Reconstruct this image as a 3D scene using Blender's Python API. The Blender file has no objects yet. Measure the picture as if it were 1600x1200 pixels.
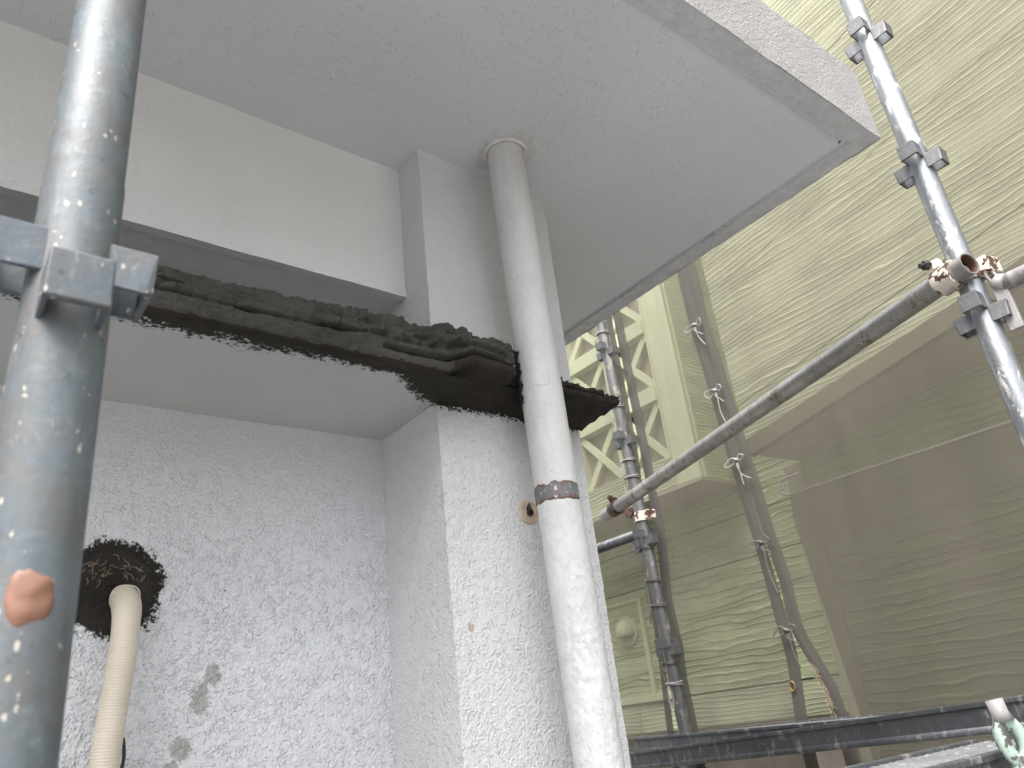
import bpy, math, random
from mathutils import Vector, Matrix, noise
random.seed(7)
S = bpy.context.scene
COL = S.collection

# ------------------------------------------------------------------ camera, sky, sun, exposure
cam_data = bpy.data.cameras.new("camera")
cam = bpy.data.objects.new("camera", cam_data)
COL.objects.link(cam)
R_ = Vector((0.79198933, -0.60075053, -0.10886549))
D_ = Vector((0.17330831, 0.39219038, -0.90341072))
F_ = Vector((0.58542047, 0.69662436, 0.41472566))
cam.matrix_world = Matrix(((R_.x, -D_.x, -F_.x, 0), (R_.y, -D_.y, -F_.y, 0), (R_.z, -D_.z, -F_.z, 0), (0, 0, 0, 1)))
cam_data.sensor_width = 36.0
cam_data.lens = 27.0
cam_data.clip_start = 0.02
cam_data.clip_end = 3000
cam_data.dof.use_dof = True
cam_data.dof.focus_distance = 1.45
cam_data.dof.aperture_fstop = 10.0
S.camera = cam

SUN_DIR = Vector((-0.45, -0.24, 0.86)).normalized()      # towards the sun (behind a bright overcast)
w = bpy.data.worlds.new("World")
S.world = w
w.use_nodes = True
nt = w.node_tree
nt.nodes.clear()
sky = nt.nodes.new("ShaderNodeTexSky")
sky.sky_type = 'NISHITA'
sky.sun_disc = False
sky.sun_elevation = math.asin(SUN_DIR.z)
sky.sun_rotation = math.atan2(SUN_DIR.x, SUN_DIR.y)
sky.air_density = 1.0
sky.dust_density = 6.0
hsv = nt.nodes.new("ShaderNodeHueSaturation")
hsv.inputs['Saturation'].default_value = 0.30
bg = nt.nodes.new("ShaderNodeBackground")
bg.inputs['Strength'].default_value = 0.15
out = nt.nodes.new("ShaderNodeOutputWorld")
nt.links.new(sky.outputs[0], hsv.inputs['Color'])
# overcast: about three times as bright overhead as at the horizon
wtc = nt.nodes.new("ShaderNodeTexCoord")
wsep = nt.nodes.new("ShaderNodeSeparateXYZ")
wmr = nt.nodes.new("ShaderNodeMapRange")
wmr.inputs[1].default_value = 0.0
wmr.inputs[2].default_value = 1.0
wmr.inputs[3].default_value = 0.75
wmr.inputs[4].default_value = 1.7
wmx = nt.nodes.new("ShaderNodeMixRGB")
wmx.blend_type = 'MULTIPLY'
wmx.inputs[0].default_value = 1.0
nt.links.new(wtc.outputs['Generated'], wsep.inputs[0])
nt.links.new(wsep.outputs[2], wmr.inputs[0])
nt.links.new(hsv.outputs[0], wmx.inputs[1])
nt.links.new(wmr.outputs[0], wmx.inputs[2])
nt.links.new(wmx.outputs[0], bg.inputs['Color'])
nt.links.new(bg.outputs[0], out.inputs['Surface'])

sun_data = bpy.data.lights.new("sun", 'SUN')
sun_data.energy = 0.6
sun_data.angle = math.radians(30)
sun_data.color = (1.0, 0.98, 0.95)
sun = bpy.data.objects.new("sun", sun_data)
COL.objects.link(sun)
sun.location = (0, -3, 8)
sun.rotation_euler = SUN_DIR.to_track_quat('Z', 'Y').to_euler()

S.view_settings.view_transform = 'Standard'
S.view_settings.look = 'None'
S.view_settings.exposure = 1.4
S.view_settings.gamma = 1.0
S.view_settings.use_curve_mapping = False
S.cycles.max_bounces = 8
S.cycles.diffuse_bounces = 5
S.cycles.transparent_max_bounces = 12

GROUND_Z = -3.2


# ------------------------------------------------------------------ materials
class NT:
    def __init__(self, name):
        self.m = bpy.data.materials.new(name)
        self.m.use_nodes = True
        self.t = self.m.node_tree
        self.b = self.t.nodes["Principled BSDF"]
        self.tc = self.t.nodes.new("ShaderNodeTexCoord")

    def n(self, typ, **kw):
        nd = self.t.nodes.new(typ)
        for k, v in kw.items():
            if k in nd.inputs:
                nd.inputs[k].default_value = v
            else:
                setattr(nd, k, v)
        return nd

    def l(self, a, b):
        self.t.links.new(a, b)

    def coords(self, scale=(1, 1, 1), rot=(0, 0, 0), loc=(0, 0, 0)):
        mp = self.n("ShaderNodeMapping")
        mp.inputs['Scale'].default_value = scale
        mp.inputs['Rotation'].default_value = rot
        mp.inputs['Location'].default_value = loc
        self.l(self.tc.outputs['Object'], mp.inputs['Vector'])
        return mp.outputs[0]

    def noise(self, scale, detail=3.0, rough=0.55, vec=None, dist=0.0):
        nd = self.n("ShaderNodeTexNoise", Scale=scale, Detail=detail, Roughness=rough, Distortion=dist)
        self.l(vec if vec is not None else self.tc.outputs['Object'], nd.inputs['Vector'])
        return nd.outputs['Fac']

    def voronoi(self, scale, vec=None, feature='F1', rnd=1.0):
        nd = self.n("ShaderNodeTexVoronoi", Scale=scale, Randomness=rnd, feature=feature)
        self.l(vec if vec is not None else self.tc.outputs['Object'], nd.inputs['Vector'])
        return nd.outputs['Distance']

    def ramp(self, fac, stops):
        r = self.n("ShaderNodeValToRGB")
        els = r.color_ramp.elements
        while len(els) > 1:
            els.remove(els[-1])
        for i, (p, c) in enumerate(stops):
            e = els[0] if i == 0 else els.new(p)
            e.position = p
            e.color = (c, c, c, 1) if isinstance(c, (int, float)) else (*c, 1)
        self.l(fac, r.inputs[0])
        return r.outputs[0]

    def mix(self, fac, a, b, typ='MIX'):
        m = self.n("ShaderNodeMixRGB", blend_type=typ)
        for k, v in ((0, fac), (1, a), (2, b)):
            if isinstance(v, (int, float)):
                m.inputs[k].default_value = v if k == 0 else (v, v, v, 1)
            elif isinstance(v, tuple):
                m.inputs[k].default_value = (*v, 1)
            else:
                self.l(v, m.inputs[k])
        return m.outputs[0]

    def math(self, op, a, b=0.0, c=0.0):
        m = self.n("ShaderNodeMath", operation=op)
        for k, v in enumerate((a, b, c)):
            if isinstance(v, (int, float)):
                m.inputs[k].default_value = v
            else:
                self.l(v, m.inputs[k])
        return m.outputs[0]

    def xyz(self):
        s = self.n("ShaderNodeSeparateXYZ")
        self.l(self.tc.outputs['Object'], s.inputs[0])
        return s.outputs

    def mapr(self, v, a, b, c=0.0, d=1.0):
        m = self.n("ShaderNodeMapRange", clamp=True)
        self.l(v, m.inputs[0])
        for i, q in enumerate((a, b, c, d)):
            m.inputs[i + 1].default_value = q
        return m.outputs[0]

    def bump(self, h, dist, strength=1.0, prev=None):
        b = self.n("ShaderNodeBump", Strength=strength, Distance=dist)
        self.l(h, b.inputs['Height'])
        if prev is not None:
            self.l(prev, b.inputs['Normal'])
        self.l(b.outputs[0], self.b.inputs['Normal'])
        return b.outputs[0]

    def base(self, c):
        if isinstance(c, tuple):
            self.b.inputs['Base Color'].default_value = (*c, 1)
        else:
            self.l(c, self.b.inputs['Base Color'])

    def rough(self, r, metal=0.0, spec=None):
        if isinstance(r, (int, float)):
            self.b.inputs['Roughness'].default_value = r
        else:
            self.l(r, self.b.inputs['Roughness'])
        self.b.inputs['Metallic'].default_value = metal
        if spec is not None:
            self.b.inputs['Specular IOR Level'].default_value = spec


def stucco(name, col=(0.66, 0.66, 0.66), grain=230.0, bump=0.0011, pits=0.12, stains=(), smear=None, specks=True, granule=0, fade=None):
    t = NT(name)
    big = t.noise(3.0, 4)
    tone = t.ramp(big, [(0.3, tuple(c * 0.93 for c in col)), (0.7, tuple(min(1, c * 1.04) for c in col))])
    crumbs = t.noise(grain, 3, 0.6)
    fine = t.noise(grain * 2.6, 2)
    c = t.mix(t.ramp(crumbs, [(0.36, pits), (0.52, 0.0)]), tone, tuple(q * 0.55 for q in col))
    if specks:
        sp = t.noise(420, 1, 0.4)
        c = t.mix(t.ramp(sp, [(0.735, 0.0), (0.76, 0.6)]), c, (0.2, 0.19, 0.18))
    X, Y, Z = t.xyz()
    for (cx, cz, rx, rz, colr, strength) in stains:
        dx = t.math('MULTIPLY', t.math('SUBTRACT', X, cx), 1.0 / rx)
        dz = t.math('MULTIPLY', t.math('SUBTRACT', Z, cz), 1.0 / rz)
        d = t.math('ADD', t.math('MULTIPLY', dx, dx), t.math('MULTIPLY', dz, dz))
        d = t.math('ADD', d, t.math('MULTIPLY', t.math('SUBTRACT', t.noise(170, 5, 0.75), 0.5), 4.0))
        c = t.mix(t.ramp(d, [(0.78, strength), (1.0, 0.0)]), c, colr)
    if smear == 'ledge':     # fresh mortar dragged over the underside of the ledge
        edge = t.math('ADD', t.mapr(X, 0.54, 0.655, 0.0, 0.085), 0.921)
        edge = t.math('ADD', edge, t.math('MULTIPLY', t.math('SUBTRACT', t.noise(14, 4), 0.5), 0.06))
        rag = t.math('MULTIPLY', t.math('SUBTRACT', t.noise(120, 6, 0.8), 0.5), 0.12)
        d = t.math('SUBTRACT', t.math('ADD', Y, rag), edge)
        c = t.mix(t.ramp(t.math('ADD', t.math('MULTIPLY', d, 20), 0.5), [(0.47, 1.0), (0.53, 0.0)]), c, (0.024, 0.021, 0.017))
        st = t.noise(1.0, 4, 0.7, t.coords((60, 200, 100)))
        near = t.mapr(X, 0.35, 0.62, 0.0, 1.0)
        th = t.math('ADD', st, t.math('MULTIPLY', near, 0.06))
        c = t.mix(t.ramp(th, [(0.71, 0.0), (0.73, 0.85)]), c, (0.03, 0.027, 0.022))
    if smear == 'pilaster':  # ragged lower edge of the mortar on the pilaster
        rag = t.math('MULTIPLY', t.math('SUBTRACT', t.noise(160, 5, 0.75), 0.5), 0.06)
        d = t.math('SUBTRACT', t.math('ADD', 0.517, t.math('MULTIPLY', t.math('SUBTRACT', Y, 0.99), 0.6)), t.math('ADD', Z, rag))
        lim = t.math('SUBTRACT', 0.60, Z)
        m = t.ramp(t.math('ADD', t.math('MULTIPLY', d, 20), 0.5), [(0.47, 1.0), (0.53, 0.0)])
        m2 = t.math('MULTIPLY', m, t.math('GREATER_THAN', lim, 0.0))
        c = t.mix(m2, c, (0.024, 0.021, 0.017))
    if smear == 'collar':    # ragged fringe of mortar round the hose
        dx = t.math('SUBTRACT', X, 0.232)
        dz = t.math('SUBTRACT', Z, 0.243)
        r = t.math('SQRT', t.math('ADD', t.math('MULTIPLY', dx, dx), t.math('MULTIPLY', dz, dz)))
        rag = t.math('MULTIPLY', t.math('SUBTRACT', t.noise(140, 5, 0.75), 0.5), 0.055)
        low = t.math('MULTIPLY', t.math('SUBTRACT', t.noise(22, 2), 0.5), 0.03)
        d = t.math('SUBTRACT', t.math('ADD', t.math('ADD', r, rag), low), 0.067)
        c = t.mix(t.ramp(t.math('ADD', t.math('MULTIPLY', d, 20), 0.5), [(0.46, 1.0), (0.54, 0.0)]), c, (0.024, 0.021, 0.017))
    t.base(c)
    t.rough(0.85, spec=0.25)
    h = t.math('ADD', crumbs, t.math('MULTIPLY', fine, 0.35))
    if granule:
        gv = t.n("ShaderNodeTexVoronoi", Scale=granule, feature='SMOOTH_F1')
        wv = t.n("ShaderNodeVectorMath", operation='ADD')
        nz = t.n("ShaderNodeTexNoise", Scale=granule * 0.6, Detail=2.0)
        t.l(t.tc.outputs['Object'], nz.inputs['Vector'])
        sc = t.n("ShaderNodeVectorMath", operation='SCALE')
        t.l(nz.outputs['Color'], sc.inputs[0])
        sc.inputs['Scale'].default_value = 0.006
        t.l(t.tc.outputs['Object'], wv.inputs[0])
        t.l(sc.outputs[0], wv.inputs[1])
        t.l(wv.outputs[0], gv.inputs['Vector'])
        gh = t.ramp(gv.outputs['Distance'], [(0.12, 1.0), (0.55, 0.0)])
        gk = t.ramp(t.noise(granule * 0.25, 3), [(0.36, 0.15), (0.6, 1.0)])
        gh = t.math('MULTIPLY', gh, gk)
        if fade:
            gh = t.math('MULTIPLY', gh, t.mapr(Z, fade[0], fade[1], 0.25, 1.0))
        h = t.math('ADD', t.math('MULTIPLY', h, 0.6), gh)
    t.bump(h, bump)
    return t.m


GREY_STAIN = (0.34, 0.33, 0.31)
M = {}
M['soffit'] = None
def soffit_mat():
    t = NT("painted_soffit")
    big = t.noise(2.2, 4)
    c = t.ramp(big, [(0.3, (0.59, 0.60, 0.62)), (0.7, (0.65, 0.66, 0.68))])
    sp = t.noise(330, 1, 0.4)
    c = t.mix(t.ramp(sp, [(0.76, 0.0), (0.78, 0.6)]), c, (0.16, 0.15, 0.14))
    X, Y, Z = t.xyz()
    rim = t.math('MAXIMUM', t.ramp(X, [(0.0, 0.0)]) if False else t.math('GREATER_THAN', X, 1.4455), t.math('LESS_THAN', Y, 0.5065))
    worn = t.ramp(t.noise(30, 5, 0.7), [(0.35, 0.15), (0.7, 0.6)])
    c = t.mix(t.math('MULTIPLY', rim, worn), c, (0.33, 0.32, 0.31))
    t.base(c)
    t.rough(0.6, spec=0.4)
    v = t.voronoi(190)
    keep = t.ramp(t.noise(75, 2), [(0.48, 0.0), (0.58, 1.0)])
    dots = t.math('MULTIPLY', t.ramp(v, [(0.10, 1.0), (0.34, 0.0)]), keep)
    h = t.math('ADD', t.math('MULTIPLY', dots, 1.0), t.math('MULTIPLY', t.noise(38, 3, 0.5), 0.6))
    t.bump(h, 0.0013)
    return t.m
M['soffit'] = soffit_mat()
M['stucco_fine'] = stucco("stucco_fine", (0.77, 0.77, 0.765), 260, 0.0014, 0.08)
M['stucco_pilaster'] = stucco("stucco_pilaster", (0.625, 0.63, 0.635), 230, 0.0019, 0.10, smear='pilaster', granule=260, fade=(0.9, 0.3),
                              stains=((0.735, 0.38, 0.03, 0.035, (0.6, 0.5, 0.43), 0.12), (0.69, 0.155, 0.007, 0.006, (0.42, 0.34, 0.27), 0.8)))
M['stucco_rough'] = stucco("stucco_rough", (0.63, 0.64, 0.66), 240, 0.0027, 0.15, smear='collar', granule=270, fade=(0.52, 0.25),
                           stains=((0.372, 0.125, 0.012, 0.016, GREY_STAIN, 0.85), (0.357, 0.095, 0.013, 0.022, GREY_STAIN, 0.85),
                                   (0.335, 0.034, 0.015, 0.016, GREY_STAIN, 0.85), (0.325, 0.008, 0.009, 0.014, GREY_STAIN, 0.85),
                                   (0.496, 0.186, 0.0014, 0.0012, (0.02, 0.02, 0.02), 0.9), (0.385, 0.243, 0.0014, 0.0012, (0.02, 0.02, 0.02), 0.9)))
M['ledge_paint'] = stucco("ledge_paint", (0.42, 0.422, 0.412), 120, 0.0007, 0.05, smear='ledge', specks=False)
M['lintel_soffit'] = stucco("lintel_paint", (0.69, 0.685, 0.67), 210, 0.0007, 0.10)


def fascia_mat():
    t = NT("rough_fascia")
    n1 = t.noise(290, 4, 0.75)
    c = t.ramp(n1, [(0.36, (0.20, 0.195, 0.19)), (0.48, (0.42, 0.415, 0.41)), (0.62, (0.60, 0.595, 0.59))])
    t.base(c)
    t.rough(0.85, spec=0.2)
    t.bump(n1, 0.006)
    return t.m
M['fascia'] = fascia_mat()


def mortar_mat(name, a, b):
    t = NT(name)
    n1 = t.noise(14, 5, 0.65)
    c = t.ramp(n1, [(0.35, a), (0.65, b)])
    c = t.mix(t.ramp(t.noise(300, 3), [(0.55, 0.0), (0.75, 0.5)]), c, tuple(q * 1.5 for q in b))
    t.base(c)
    t.rough(0.9, spec=0.2)
    t.bump(t.math('ADD', t.noise(160, 6, 0.75), t.math('MULTIPLY', t.noise(55, 4), 1.2)), 0.0055)
    return t.m
M['mortar'] = mortar_mat("damp_mortar", (0.058, 0.055, 0.050), (0.092, 0.087, 0.079))
M['mortar_dark'] = mortar_mat("wet_mortar", (0.027, 0.024, 0.020), (0.048, 0.042, 0.036))


def pipe_paint(name, heavy):
    t = NT(name)
    X, Y, Z = t.xyz()
    low = t.mapr(Z, 0.55, 0.1, 0.15, 1.0)
    fl = t.noise(75, 6, 0.75, t.coords((1, 1, 0.8)), 0.3)
    c = t.ramp(t.noise(8, 4), [(0.3, (0.57, 0.565, 0.555)), (0.7, (0.63, 0.63, 0.63))])
    bare = t.math('MULTIPLY', t.ramp(fl, [(0.53, 0.0), (0.58, 1.0)]), low)
    c = t.mix(t.math('MULTIPLY', bare, 0.6), c, (0.58, 0.59, 0.605))
    grime = t.ramp(t.noise(14, 5, 0.7, t.coords((1, 1, 0.3))), [(0.50, 0.0), (0.74, 0.34)])
    c = t.mix(grime, c, (0.36, 0.33, 0.30))
    tiny = t.noise(230, 1, 0.4)
    c = t.mix(t.ramp(tiny, [(0.75, 0.0), (0.77, 0.6)]), c, (0.15, 0.14, 0.13))
    t.base(c)
    t.rough(0.55, spec=0.4)
    n1 = t.noise(150, 4, 0.65)
    h = t.math('ADD', t.math('MULTIPLY', n1, 0.9), t.math('MULTIPLY', t.math('MULTIPLY', t.ramp(fl, [(0.5, 0.0), (0.58, 1.0)]), low), -0.55))
    t.bump(h, 0.0008)
    return t.m
M['pipe'] = pipe_paint("flaking_pipe_paint", 1)


def plain(name, col, rough=0.5, metal=0.0, nscale=30, var=0.12, bumpd=0.0, spec=0.5):
    t = NT(name)
    c = t.ramp(t.noise(nscale, 4), [(0.3, tuple(q * (1 - var) for q in col)), (0.7, tuple(min(1, q * (1 + var)) for q in col))])
    t.base(c)
    t.rough(rough, metal, spec)
    if bumpd:
        t.bump(t.noise(nscale * 6, 4), bumpd)
    return t.m
M['pipe_bare'] = plain("bare_pipe_plastic", (0.56, 0.565, 0.57), 0.4, 0, 40, 0.08)
M['sealant'] = plain("old_sealant", (0.66, 0.64, 0.61), 0.5, 0, 60, 0.1, 0.002)
M['filler'] = plain("smooth_filler", (0.56, 0.56, 0.56), 0.6, 0, 50, 0.08, 0.0015)
M['hose'] = plain("beige_hose_plastic", (0.56, 0.50, 0.41), 0.42, 0, 25, 0.05)
M['black'] = plain("black_rubber", (0.012, 0.012, 0.013), 0.5)
M['fibre'] = plain("straw_fibre", (0.30, 0.24, 0.17), 0.7)
M['anchor_patch'] = plain("beige_filler", (0.55, 0.44, 0.34), 0.8, 0, 110, 0.25, 0.001)
M['dark_metal'] = plain("dark_rusty_steel", (0.05, 0.045, 0.042), 0.55, 0.5, 80, 0.35, 0.0008)
M['cord_light'] = plain("pale_cord", (0.30, 0.285, 0.275), 0.8, 0, 200, 0.2)
M['cord_dark'] = plain("dirty_cord", (0.13, 0.12, 0.115), 0.8, 0, 200, 0.2)
M['brass'] = plain("brass_eyelet", (0.30, 0.22, 0.09), 0.45, 0.6)


def strap_mat():
    t = NT("rusty_strap")
    n1 = t.noise(60, 5, 0.7)
    c = t.ramp(n1, [(0.42, (0.13, 0.135, 0.145)), (0.55, (0.16, 0.16, 0.17)), (0.68, (0.16, 0.10, 0.08)), (0.78, (0.17, 0.08, 0.05))])
    X, Y, Z = t.xyz()
    edge = t.math('ABSOLUTE', t.math('SUBTRACT', Z, 0.3485))
    e = t.math('ADD', edge, t.math('MULTIPLY', t.math('SUBTRACT', n1, 0.5), 0.03))
    c = t.mix(t.ramp(t.math('MULTIPLY', e, 50), [(0.46, 0.0), (0.60, 0.75)]), c, (0.13, 0.06, 0.036))
    flake = t.noise(95, 4, 0.7)
    c = t.mix(t.ramp(flake, [(0.60, 0.0), (0.63, 1.0)]), c, (0.58, 0.5, 0.47))
    t.base(c)
    t.rough(0.55, 0.0)
    t.bump(n1, 0.0008)
    return t.m
M['strap'] = strap_mat()


def galv(name, a, b, specks=None, speck_scale=55, speck_th=0.10, drips=None, metal=0.55, rough=0.42):
    t = NT(name)
    n1 = t.noise(9, 5, 0.65, t.coords((1, 1, 0.35)))
    c = t.ramp(n1, [(0.3, a), (0.7, b)])
    sc = t.noise(1.0, 4, 0.7, t.coords((130, 130, 18)))
    c = t.mix(t.ramp(sc, [(0.55, 0.0), (0.75, 0.45)]), c, tuple(q * 0.45 for q in a))
    c = t.mix(t.ramp(t.noise(40, 5, 0.7), [(0.55, 0.0), (0.7, 0.4)]), c, tuple(min(1, q * 1.5) for q in b))
    fac = None
    if drips:
        dn = t.noise(1.0, 5, 0.7, t.coords((38, 38, 14)), 0.5)
        df = t.ramp(dn, [(0.56, 0.0), (0.62, 0.9)])
        c = t.mix(df, c, drips)
        fac = df
    if specks:
        v = t.voronoi(speck_scale, t.coords((1, 1, 0.55)))
        k = t.ramp(t.noise(52, 2), [(0.575, 0.0), (0.60, 0.85)])
        v = t.math('ADD', v, t.math('MULTIPLY', t.math('SUBTRACT', t.noise(speck_scale * 2.5, 3, 0.7), 0.5), 0.45))
        sf = t.math('MULTIPLY', t.ramp(v, [(speck_th, 1.0), (speck_th + 0.05, 0.0)]), k)
        dirt = t.ramp(t.noise(22, 6, 0.75), [(0.44, 0.0), (0.64, 0.75)])
        c = t.mix(dirt, c, (0.12, 0.108, 0.098))
        c = t.mix(t.ramp(t.noise(60, 5, 0.75), [(0.60, 0.0), (0.70, 0.7)]), c, (0.035, 0.04, 0.048))
        c = t.mix(t.ramp(t.noise(1.0, 5, 0.75, t.coords((70, 70, 25)), 0.4), [(0.60, 0.0), (0.70, 0.6)]), c, (0.24, 0.25, 0.25))
        c = t.mix(sf, c, specks)
        fac = sf if fac is None else t.math('MAXIMUM', fac, sf)
    t.base(c)
    t.rough(t.ramp(n1, [(0.3, rough + 0.12), (0.7, rough - 0.08)]), 0.0)
    if fac is not None:
        t.l(t.math('MULTIPLY', t.math('SUBTRACT', 1.0, fac), metal), t.b.inputs['Metallic'])
    else:
        t.b.inputs['Metallic'].default_value = metal
    t.bump(t.noise(180, 4, 0.6), 0.0004)
    return t.m
M['pole_blue'] = galv("weathered_blue_grey_steel", (0.075, 0.09, 0.102), (0.15, 0.178, 0.195), (0.43, 0.40, 0.33), 190, 0.24, metal=0.12, rough=0.55)
M['pole_galv'] = galv("galvanised_steel", (0.20, 0.215, 0.23), (0.38, 0.395, 0.41), None, drips=(0.58, 0.56, 0.54), metal=0.7, rough=0.38)
M['pole_dark'] = galv("dull_steel", (0.095, 0.098, 0.10), (0.20, 0.203, 0.205), None, drips=(0.34, 0.29, 0.24), metal=0.5, rough=0.48)
M['rail'] = galv("dirty_steel", (0.27, 0.262, 0.248), (0.46, 0.445, 0.42), None, drips=(0.16, 0.125, 0.09), metal=0.65, rough=0.36)
M['pocket'] = galv("pocket_steel", (0.13, 0.14, 0.15), (0.25, 0.26, 0.275), (0.5, 0.48, 0.44), 60, 0.12, metal=0.5, rough=0.5)
M['pocket_blue'] = galv("pocket_blue_steel", (0.06, 0.075, 0.09), (0.135, 0.165, 0.19), (0.43, 0.40, 0.34), 210, 0.24, metal=0.2, rough=0.55)
M['plank'] = galv("plank_steel", (0.062, 0.066, 0.073), (0.115, 0.12, 0.13), None, drips=(0.22, 0.21, 0.20), metal=0.4, rough=0.5)
M['plank_bounce'] = galv("plank_bounce_steel", (0.36, 0.365, 0.375), (0.5, 0.505, 0.51), None, metal=0.2, rough=0.5)  # kept pale so the unseen walkways reflect light up to the soffits
M['white_tube'] = galv("paint_spattered_steel", (0.25, 0.235, 0.235), (0.40, 0.385, 0.38), None, drips=(0.48, 0.45, 0.43), metal=0.15, rough=0.5)


def flaked(name, paint, under, scale=38, th=0.5, bumpd=0.0015):
    t = NT(name)
    n1 = t.noise(scale, 4, 0.6)
    f = t.ramp(n1, [(th, 0.0), (th + 0.03, 1.0)])
    u = t.ramp(t.noise(140, 4), [(0.35, tuple(q * 0.6 for q in under)), (0.65, under)])
    t.base(t.mix(f, paint, u))
    t.rough(0.5)
    t.bump(t.math('SUBTRACT', 1.0, f), bumpd, 0.7)
    return t.m
M['clamp'] = flaked("flaking_cream_paint", (0.62, 0.55, 0.48), (0.10, 0.055, 0.035), 42, 0.52)
M['clamp_dark'] = flaked("rusty_clamp", (0.10, 0.06, 0.04), (0.05, 0.03, 0.024), 60, 0.5)
M['mint'] = flaked("flaking_mint_paint", (0.30, 0.39, 0.335), (0.12, 0.115, 0.11), 62, 0.52)
M['peach'] = plain("peach_putty", (0.20, 0.10, 0.065), 0.45, 0, 40, 0.12, 0.0)
M['rust_tube'] = plain("rust_inside_tube", (0.10, 0.05, 0.035), 0.8, 0.1, 120, 0.4, 0.001)


def siding(name, col, period=0.045, along=0.3, distort=3.0, bumpd=0.006):
    t = NT(name)
    wob = t.noise(1.0, 2, 0.5, t.coords((1.4 * along / 0.3, 1.4 * along / 0.3, 9.0)))
    wob2 = t.noise(1.0, 3, 0.6, t.coords((7.0 * along / 0.3, 7.0 * along / 0.3, 22.0)))
    zc = t.xyz()[2]
    ph = t.math('ADD', t.math('ADD', t.math('MULTIPLY', zc, 1.0 / period), t.math('MULTIPLY', wob, distort)), t.math('MULTIPLY', wob2, distort * 0.22))
    saw = t.math('FRACT', ph)
    h = t.ramp(saw, [(0.0, 0.0), (0.55, 0.35), (0.84, 1.0), (1.0, 0.0)])
    patch = t.ramp(t.noise(5, 3, 0.5, t.coords((0.5, 0.5, 2.0))), [(0.35, 0.25), (0.6, 1.0)])
    big = t.noise(1.6, 4)
    c = t.ramp(big, [(0.3, tuple(q * 0.92 for q in col)), (0.7, tuple(min(1, q * 1.05) for q in col))])
    t.base(c)
    t.rough(0.6, spec=0.3)
    t.bump(t.math('MULTIPLY', h, patch), bumpd)
    return t.m
GREEN = (0.54, 0.57, 0.40)
M['siding_big'] = siding("ripple_siding_large", GREEN, 0.026, 0.34, 3.0, 0.0055)
M['siding_low'] = siding("ripple_siding_wide", GREEN, 0.037, 0.34, 2.8, 0.009)
M['siding_mid'] = siding("ripple_siding", (0.47, 0.53, 0.33), 0.036, 0.36, 3.2, 0.011)
M['siding_fine'] = siding("ripple_siding_fine", GREEN, 0.020, 0.4, 2.6, 0.006)
M['trim'] = plain("cream_green_trim", (0.55, 0.60, 0.40), 0.6, 0, 6, 0.05)
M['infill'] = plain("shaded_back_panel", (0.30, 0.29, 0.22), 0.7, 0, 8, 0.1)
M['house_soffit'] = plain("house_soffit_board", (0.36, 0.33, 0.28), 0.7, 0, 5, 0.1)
M['foundation'] = plain("foundation_concrete", (0.24, 0.215, 0.19), 0.85, 0, 12, 0.15, 0.001)
M['skirt'] = plain("brown_skirt_board", (0.12, 0.115, 0.08), 0.65, 0, 8, 0.08)
M['siding_shaded'] = siding("ripple_siding_shaded", (0.32, 0.345, 0.21), 0.037, 0.34, 2.8, 0.014)  # house siding darkened: the lower wall's shade is put into its colour
M['corner_trim'] = plain("grey_corner_trim", (0.33, 0.325, 0.235), 0.6, 0, 8, 0.06)


def net(name, cover, col, tint):
    m = bpy.data.materials.new(name)
    m.use_nodes = True
    t = m.node_tree
    t.nodes.clear()
    o = t.nodes.new("ShaderNodeOutputMaterial")
    mx = t.nodes.new("ShaderNodeMixShader")
    tr = t.nodes.new("ShaderNodeBsdfTransparent")
    tr.inputs[0].default_value = (*tint, 1)
    df = t.nodes.new("ShaderNodeBsdfDiffuse")
    tl = t.nodes.new("ShaderNodeBsdfTranslucent")
    m2 = t.nodes.new("ShaderNodeMixShader")
    m2.inputs[0].default_value = 0.4
    df.inputs[0].default_value = (*col, 1)
    tl.inputs[0].default_value = (*col, 1)
    tc = t.nodes.new("ShaderNodeTexCoord")
    mp = t.nodes.new("ShaderNodeMapping")
    mp.inputs['Scale'].default_value = (1, 1.6, 0.22)
    ns = t.nodes.new("ShaderNodeTexNoise")
    ns.inputs['Scale'].default_value = 3.5
    ns.inputs['Detail'].default_value = 5
    mr = t.nodes.new("ShaderNodeMapRange")
    mr.inputs[1].default_value = 0.3
    mr.inputs[2].default_value = 0.7
    mr.inputs[3].default_value = cover - 0.10
    mr.inputs[4].default_value = cover + 0.10
    t.links.new(tc.outputs['Object'], mp.inputs[0])
    t.links.new(mp.outputs[0], ns.inputs['Vector'])
    t.links.new(ns.outputs['Fac'], mr.inputs[0])
    t.links.new(mr.outputs[0], mx.inputs[0])
    t.links.new(df.outputs[0], m2.inputs[1])
    t.links.new(tl.outputs[0], m2.inputs[2])
    t.links.new(tr.outputs[0], mx.inputs[1])
    t.links.new(m2.outputs[0], mx.inputs[2])
    t.links.new(mx.outputs[0], o.inputs[0])
    return m
M['net'] = net("grey_netting", 0.52, (0.235, 0.22, 0.18), (0.97, 0.95, 0.95))
M['net_dark'] = net("doubled_netting", 0.62, (0.088, 0.086, 0.066), (0.93, 0.92, 0.92))
M['net_hem'] = net("grey_netting_hem", 0.82, (0.16, 0.148, 0.142), (0.85, 0.85, 0.85))


def ground_mat():
    t = NT("concrete_ground")
    c = t.ramp(t.noise(1.2, 6, 0.6), [(0.3, (0.10, 0.097, 0.094)), (0.7, (0.16, 0.157, 0.153))])
    t.base(c)
    t.rough(0.9)
    return t.m
M['ground'] = ground_mat()


# ------------------------------------------------------------------ mesh helpers
def empty(name, loc, label, cat, group=None):
    o = bpy.data.objects.new(name, None)
    o.empty_display_size = 0.1
    COL.objects.link(o)
    o.location = loc
    o['label'] = label
    o['category'] = cat
    if group:
        o['group'] = group
    return o


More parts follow.
